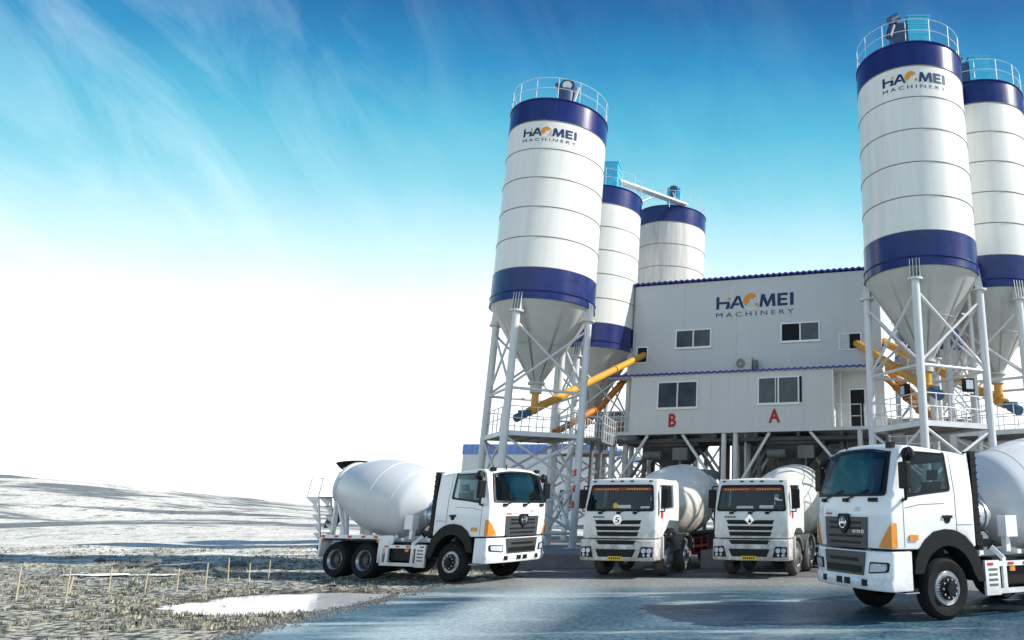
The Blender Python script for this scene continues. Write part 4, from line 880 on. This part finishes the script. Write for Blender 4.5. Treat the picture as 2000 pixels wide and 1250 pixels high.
# ------------------------------------------------------------------ terrain
def sm(a,b,x):
    t=max(0,min(1,(x-a)/(b-a))); return t*t*(3-2*t)
from mathutils import noise as NZ
def hgt(x,y):
    d=math.hypot(x,y)
    off=max(0,-8.6-x)                     # distance into the grassland
    m=sm(0.2,2.5,off) if y<40 else max(sm(0.2,2.5,off),0)
    far=sm(45,170,y)
    left=sm(.42,1.12,-x/max(y,1))
    z=far*left*(8.0*sm(45,190,y)+7*sm(190,330,y))+left*1.0*sm(30,60,y)*NZ.noise(Vector((x*.03,y*.045,8)))*2.2
    n=NZ.noise(Vector((x*.035,y*.02,1.3)))*1.0*sm(30,110,y)*left
    n+=NZ.noise(Vector((x*.25,y*.18,4.1)))*.12*m*sm(22,40,y)
    f=sm(0.5,3,off)
    near=NZ.noise(Vector((x*1.3,y*1.1,7)))*.05+NZ.noise(Vector((x*3.7,y*3.1,2)))*.035
    # keep it flat under the left truck
    tr=1-sm(1.2,2.2,abs((x+10)*.375+(y-22.3)*.927)) if -15<x<-6 else 0
    near*=f*(1-tr)
    # puddle basins
    px=(x+10.5)/2.35; py=(y-16.9)/1.8; pd=math.sqrt(px*px+py*py)+NZ.noise(Vector((x*1.1,y*1.1,3)))*.35
    pud=(1-sm(.8,1.2,pd))*.10
    return z+n+near*.9*(1-(1-sm(.8,1.2,pd))*.35)-pud*.8*sm(0.1,.6,off) - .03
xs=[]; x=-900.0
def grid(lo,hi,focus,dmin,gr):
    a=[focus]; d=dmin; 
    while a[-1]<hi: a.append(a[-1]+d); d=max(dmin,(a[-1]-focus)*gr)
    b=[focus]
    while b[-1]>lo: b.append(b[-1]-max(dmin,(focus-b[-1])*gr))
    return sorted(set(b+a))
xs=grid(-900,900,-9.0,.17,.035); ys=grid(-60,1500,14.0,.17,.028)
mb=MB(); nx=len(xs)
vs=[(x,y,hgt(x,y)) for y in ys for x in xs]
fs=[(j*nx+i,j*nx+i+1,(j+1)*nx+i+1,(j+1)*nx+i) for j in range(len(ys)-1) for i in range(nx-1)]
mb.add(vs,fs,0,True)
def ground_mat():
    m=bpy.data.materials.new('grassland'); m.use_nodes=True; t=m.node_tree; b=t.nodes['Principled BSDF']; n=t.nodes.new; l=t.links.new
    g=n('ShaderNodeNewGeometry'); 
    def noise(sc,st,det=6,ro=.6,dist=0):
        mp=n('ShaderNodeMapping'); l(g.outputs['Position'],mp.inputs[0]); mp.inputs['Scale'].default_value=st; z=n('ShaderNodeTexNoise'); z.inputs['Scale'].default_value=sc; z.inputs['Detail'].default_value=det; z.inputs['Roughness'].default_value=ro; z.inputs['Distortion'].default_value=dist; l(mp.outputs[0],z.inputs[0]); return z.outputs['Fac']
    def mrange(s,a,b_,c=0,d=1):
        r=n('ShaderNodeMapRange'); l(s,r.inputs[0]); r.inputs[1].default_value=a; r.inputs[2].default_value=b_; r.inputs[3].default_value=c; r.inputs[4].default_value=d; return r.outputs[0]
    def mix(f,c1,c2):
        x=n('ShaderNodeMix'); x.data_type='RGBA'
        l(f,x.inputs[0])
        for i,c in ((6,c1),(7,c2)):
            if isinstance(c,tuple): x.inputs[i].default_value=(*c,1)
            else: l(c,x.inputs[i])
        return x.outputs[2]
    def mth(op,a,b_):
        x=n('ShaderNodeMath'); x.operation=op
        for i,c in enumerate((a,b_)):
            if isinstance(c,(int,float)): x.inputs[i].default_value=c
            else: l(c,x.inputs[i])
        return x.outputs[0]
    sp=n('ShaderNodeSeparateXYZ'); l(g.outputs['Position'],sp.inputs[0])
    fine=noise(1.0,(5,6,5),8,.75)
    mid=noise(1.0,(.55,.8,.6),6,.65,.6)
    big=noise(1.0,(.028,.075,.05),6,.62,.6)
    # near ground: mottled olive/grey; further: pale sand with dark teal clumps
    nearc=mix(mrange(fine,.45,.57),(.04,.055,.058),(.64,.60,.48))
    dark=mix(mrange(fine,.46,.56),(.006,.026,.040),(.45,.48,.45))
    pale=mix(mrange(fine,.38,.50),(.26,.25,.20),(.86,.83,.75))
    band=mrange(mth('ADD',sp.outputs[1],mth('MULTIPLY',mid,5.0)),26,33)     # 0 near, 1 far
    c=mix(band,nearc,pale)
    clump=mrange(mid,.46,.53); cl_b=mth('MULTIPLY',clump,mrange(sp.outputs[1],16,22,.15,.9))
    cl_f=mth('MULTIPLY',cl_b,mrange(sp.outputs[1],27,40,1,.25))
    c=mix(cl_f,c,dark)
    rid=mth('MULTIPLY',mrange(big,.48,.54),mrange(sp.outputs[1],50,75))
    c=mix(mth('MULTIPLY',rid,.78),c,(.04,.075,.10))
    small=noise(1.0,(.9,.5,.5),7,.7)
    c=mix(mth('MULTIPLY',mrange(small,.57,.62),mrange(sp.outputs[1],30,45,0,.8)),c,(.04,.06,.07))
    # wet mud margin round the puddle
    ax=mth('DIVIDE',mth('ADD',sp.outputs[0],10.5),2.6); ay=mth('DIVIDE',mth('ADD',sp.outputs[1],-16.9),2.1)
    pd=mth('ADD',mth('SQRT',mth('ADD',mth('MULTIPLY',ax,ax),mth('MULTIPLY',ay,ay)),0),mth('MULTIPLY',mth('ADD',small,-.5),1.1))
    c=mix(mrange(pd,.95,1.35,.8,0),c,mix(mrange(fine,.42,.6),(.035,.035,.032),(.15,.135,.105)))
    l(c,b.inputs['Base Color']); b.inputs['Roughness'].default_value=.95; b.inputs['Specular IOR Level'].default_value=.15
    bp=n('ShaderNodeBump'); bp.inputs['Strength'].default_value=.9; bp.inputs['Distance'].default_value=.06; l(fine,bp.inputs['Height']); l(bp.outputs[0],b.inputs['Normal'])
    return m
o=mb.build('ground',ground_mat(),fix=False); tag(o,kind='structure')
# puddle water
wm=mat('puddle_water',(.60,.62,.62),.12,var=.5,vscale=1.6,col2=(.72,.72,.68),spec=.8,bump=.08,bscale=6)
mb=MB(); pts=[]
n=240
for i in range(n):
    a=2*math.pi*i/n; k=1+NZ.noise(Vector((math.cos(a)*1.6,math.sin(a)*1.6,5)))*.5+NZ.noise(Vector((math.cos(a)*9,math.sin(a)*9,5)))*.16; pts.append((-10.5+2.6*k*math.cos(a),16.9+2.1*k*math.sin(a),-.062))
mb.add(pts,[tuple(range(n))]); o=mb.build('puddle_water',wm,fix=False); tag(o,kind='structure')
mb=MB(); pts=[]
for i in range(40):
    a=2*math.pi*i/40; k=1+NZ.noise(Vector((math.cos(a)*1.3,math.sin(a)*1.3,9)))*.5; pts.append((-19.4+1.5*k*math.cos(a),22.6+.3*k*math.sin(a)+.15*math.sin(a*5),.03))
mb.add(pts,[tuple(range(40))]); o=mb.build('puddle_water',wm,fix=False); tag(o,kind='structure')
# road (bluish wet gravelly asphalt) with ragged left edge and yard
def sheet_mat(name,kind):
    m=bpy.data.materials.new(name); m.use_nodes=True; t=m.node_tree; b=t.nodes['Principled BSDF']; n=t.nodes.new; l=t.links.new
    g=n('ShaderNodeNewGeometry')
    def noise(st,det=6,ro=.6,dist=0):
        mp=n('ShaderNodeMapping'); l(g.outputs['Position'],mp.inputs[0]); mp.inputs['Scale'].default_value=st; z=n('ShaderNodeTexNoise'); z.inputs['Scale'].default_value=1; z.inputs['Detail'].default_value=det; z.inputs['Roughness'].default_value=ro; z.inputs['Distortion'].default_value=dist; l(mp.outputs[0],z.inputs[0]); return z.outputs['Fac']
    def mrange(s,a,b_,c=0,d=1):
        r=n('ShaderNodeMapRange'); l(s,r.inputs[0]); r.inputs[1].default_value=a; r.inputs[2].default_value=b_; r.inputs[3].default_value=c; r.inputs[4].default_value=d; return r.outputs[0]
    def mix(f,c1,c2):
        x=n('ShaderNodeMix'); x.data_type='RGBA'; l(f,x.inputs[0])
        for i,c in ((6,c1),(7,c2)):
            if isinstance(c,tuple): x.inputs[i].default_value=(*c,1)
            else: l(c,x.inputs[i])
        return x.outputs[2]
    grain=noise((11,9,11),5,.8); grain2=noise((7,7,7),5,.7)
    streak=noise((.16,.75,1),6,.6,.6); blotch=noise((.35,.5,1),5,.6,.3)
    if kind=='road':
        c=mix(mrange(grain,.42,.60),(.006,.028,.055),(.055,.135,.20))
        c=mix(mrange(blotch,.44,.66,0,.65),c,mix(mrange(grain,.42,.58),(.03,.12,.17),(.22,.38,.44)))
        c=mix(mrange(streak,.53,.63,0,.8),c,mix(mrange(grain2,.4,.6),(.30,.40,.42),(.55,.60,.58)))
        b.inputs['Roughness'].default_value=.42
        sp=n('ShaderNodeSeparateXYZ'); l(g.outputs['Position'],sp.inputs[0])
        # pale strip along the left edge and a dusty end near the yard
        def mth(op,a,b_):
            x=n('ShaderNodeMath'); x.operation=op
            for i,q in enumerate((a,b_)):
                if isinstance(q,(int,float)): x.inputs[i].default_value=q
                else: l(q,x.inputs[i])
            return x.outputs[0]
        xx=mth('ADD',sp.outputs[0],mth('MULTIPLY',blotch,1.6))
        strip=mth('MULTIPLY',mrange(xx,-5.9,-4.9),mrange(xx,-4.3,-2.8,1,0))
        c=mix(mth('MULTIPLY',strip,.75),c,mix(mrange(grain,.35,.6),(.22,.34,.38),(.62,.70,.70)))
        yy=mth('ADD',sp.outputs[1],mth('MULTIPLY',streak,3.0))
        c=mix(mth('MULTIPLY',mrange(yy,19.6,21.4),.9),c,mix(mrange(grain2,.35,.65),(.16,.17,.17),(.42,.42,.38)))
    else:
        c=mix(mrange(grain2,.35,.65),(.09,.09,.095),(.17,.17,.175))
        c=mix(mrange(streak,.5,.62,0,.8),c,(.26,.255,.24)); b.inputs['Roughness'].default_value=.75
    l(c,b.inputs['Base Color'])
    bp=n('ShaderNodeBump'); bp.inputs['Strength'].default_value=.6; bp.inputs['Distance'].default_value=.012 if kind=='road' else .01; l(grain,bp.inputs['Height']); l(bp.outputs[0],b.inputs['Normal'])
    return m
def ragged(name,x0,x1,y0,y1,z,mt,amp=.18,step=.12,endx=None,endy=False):
    ed=[]; y=y0
    while y<y1:
        ed.append((x0+NZ.noise(Vector((0,y*.7,2)))*amp*2+NZ.noise(Vector((3,y*4,2)))*amp*.6,y,z)); y+=step
    mb=MB(); vs=[]; 
    for p in ed: vs+=[p,(x1,p[1],z)]
    mb.add(vs,[(2*i,2*i+1,2*i+3,2*i+2) for i in range(len(ed)-1)])
    o=mb.build(name,mt,fix=False); tag(o,kind='structure'); return o
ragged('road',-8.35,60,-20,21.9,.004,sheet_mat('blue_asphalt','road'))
ragged('yard',-7.6,60,21.9,75,.000,sheet_mat('yard_concrete','yard'),amp=.8,step=.4)
# stakes
for (x,y),h,lab in zip([(-16.55,17.02),(-16.15,17.78),(-15.37,17.98),(-15.23,18.84),(-14.45,18.84),(-14.11,19.31),(-14.75,20.99),(-14.37,21.27),(-14.13,21.71),(-15.03,23.88),(-14.58,23.88)],[.72,.62,.62,.45,.55,.6,.62,.5,.52,.5,.5],['first','second','third','fourth','fifth','sixth','seventh','eighth','ninth','second to last','last']):
    mb=MB(); mb.tube((0,0,-.2),(-h*.15+random.uniform(-.02,.02),0,h),.017,7,r2=.014); o=mb.build('wooden_stake','wood',loc=(x,y,hgt(x,y))); tag(o,lab+' wooden stake counted from the left in the row across the grassland','stake','row of wooden stakes')
mb=MB(); mb.tube((0,0,-.2),(.02,0,.42),.025,7); o=mb.build('wooden_stake','wood',loc=(-16.3,17.95,hgt(-16.3,17.95))); tag(o,'short wooden stake just left of the second stake of the row','stake')
# rocks
random.seed(11)
def rock(x,y,s,label,fl=.5):
    bm=bmesh.new(); bmesh.ops.create_icosphere(bm,subdivisions=3,radius=1)
    sd_=random.random()*50
    for v in bm.verts:
        k=1+NZ.noise(v.co*1.3+Vector((sd_,0,0)))*.5+NZ.noise(v.co*3+Vector((0,sd_,0)))*.18
        v.co=Vector((v.co.x*k*s,v.co.y*k*s*.8,v.co.z*k*s*fl))
    me=bpy.data.meshes.new('rock'); bm.to_mesh(me); bm.free(); me.materials.append(M['rock'])
    o=bpy.data.objects.new('rock',me); C.objects.link(o); o.location=(x,y,hgt(x,y)+s*fl*.2); tag(o,label,'rock','dark rocks in the grassland')
for x,y,s,lab in [(-22.0,27.0,.42,'largest dark rock on the grassland, left of the stakes\' far end'),(-21.5,25.6,.36,'dark rock just below the largest one'),(-19.0,24.0,.26,'low dark rock behind the middle stakes'),(-17.6,24.4,.24,'small dark rock nearest the left truck'),(-18.4,26.4,.30,'flat dark rock behind the far end of the stakes'),(-25.0,28.5,.2,'small lone rock left of the largest rock')]:
    rock(x,y,s,lab,.45)
# tufts and clumps as ground cover
random.seed(3); mb=MB(); cnt=0
while cnt<9000:
    y=11+random.random()**1.3*26; x=-8.5-random.random()**1.2*(8+y*.75)
    if x>-8.5+0 or (((x+10.5)/2.3)**2+((y-16.9)/1.8)**2<1.0 and (y>16.6 or random.random()>.10)): continue
    if NZ.noise(Vector((x*.6,y*.6,9)))<-.12: continue
    if -15<x<-6 and abs((x+10)*.375+(y-22.3)*.927)<1.2: continue
    z=hgt(x,y)-.01; 
    for b_ in range(5):
        a=random.random()*6.28; h=.03+random.random()*.07; w=.012+random.random()*.012; l_=random.random()*.06
        cx_,cy_=x+random.gauss(0,.03),y+random.gauss(0,.03)
        dx,dy=math.cos(a),math.sin(a)
        mb.add([(cx_-dy*w,cy_+dx*w,z),(cx_+dy*w,cy_-dx*w,z),(cx_+dx*l_,cy_+dy*l_,z+h)],[(0,1,2)])
    cnt+=1
o=mb.build('grass_tufts','tuft',fix=False); tag(o,kind='stuff')
# pebbles along road edge
mb=MB(); random.seed(8)
for i in range(1400):
    y=11+random.random()*11; x=-8.35+random.gauss(0,.22); s=.008+random.random()*.022; z=.0
    mb.add([(x-s,y-s,z),(x+s,y-s,z),(x+s,y+s,z),(x-s,y+s,z),(x,y,z+s*1.2)],[(0,1,4),(1,2,4),(2,3,4),(3,0,4)])
o=mb.build('gravel','rock',fix=False); tag(o,kind='stuff')
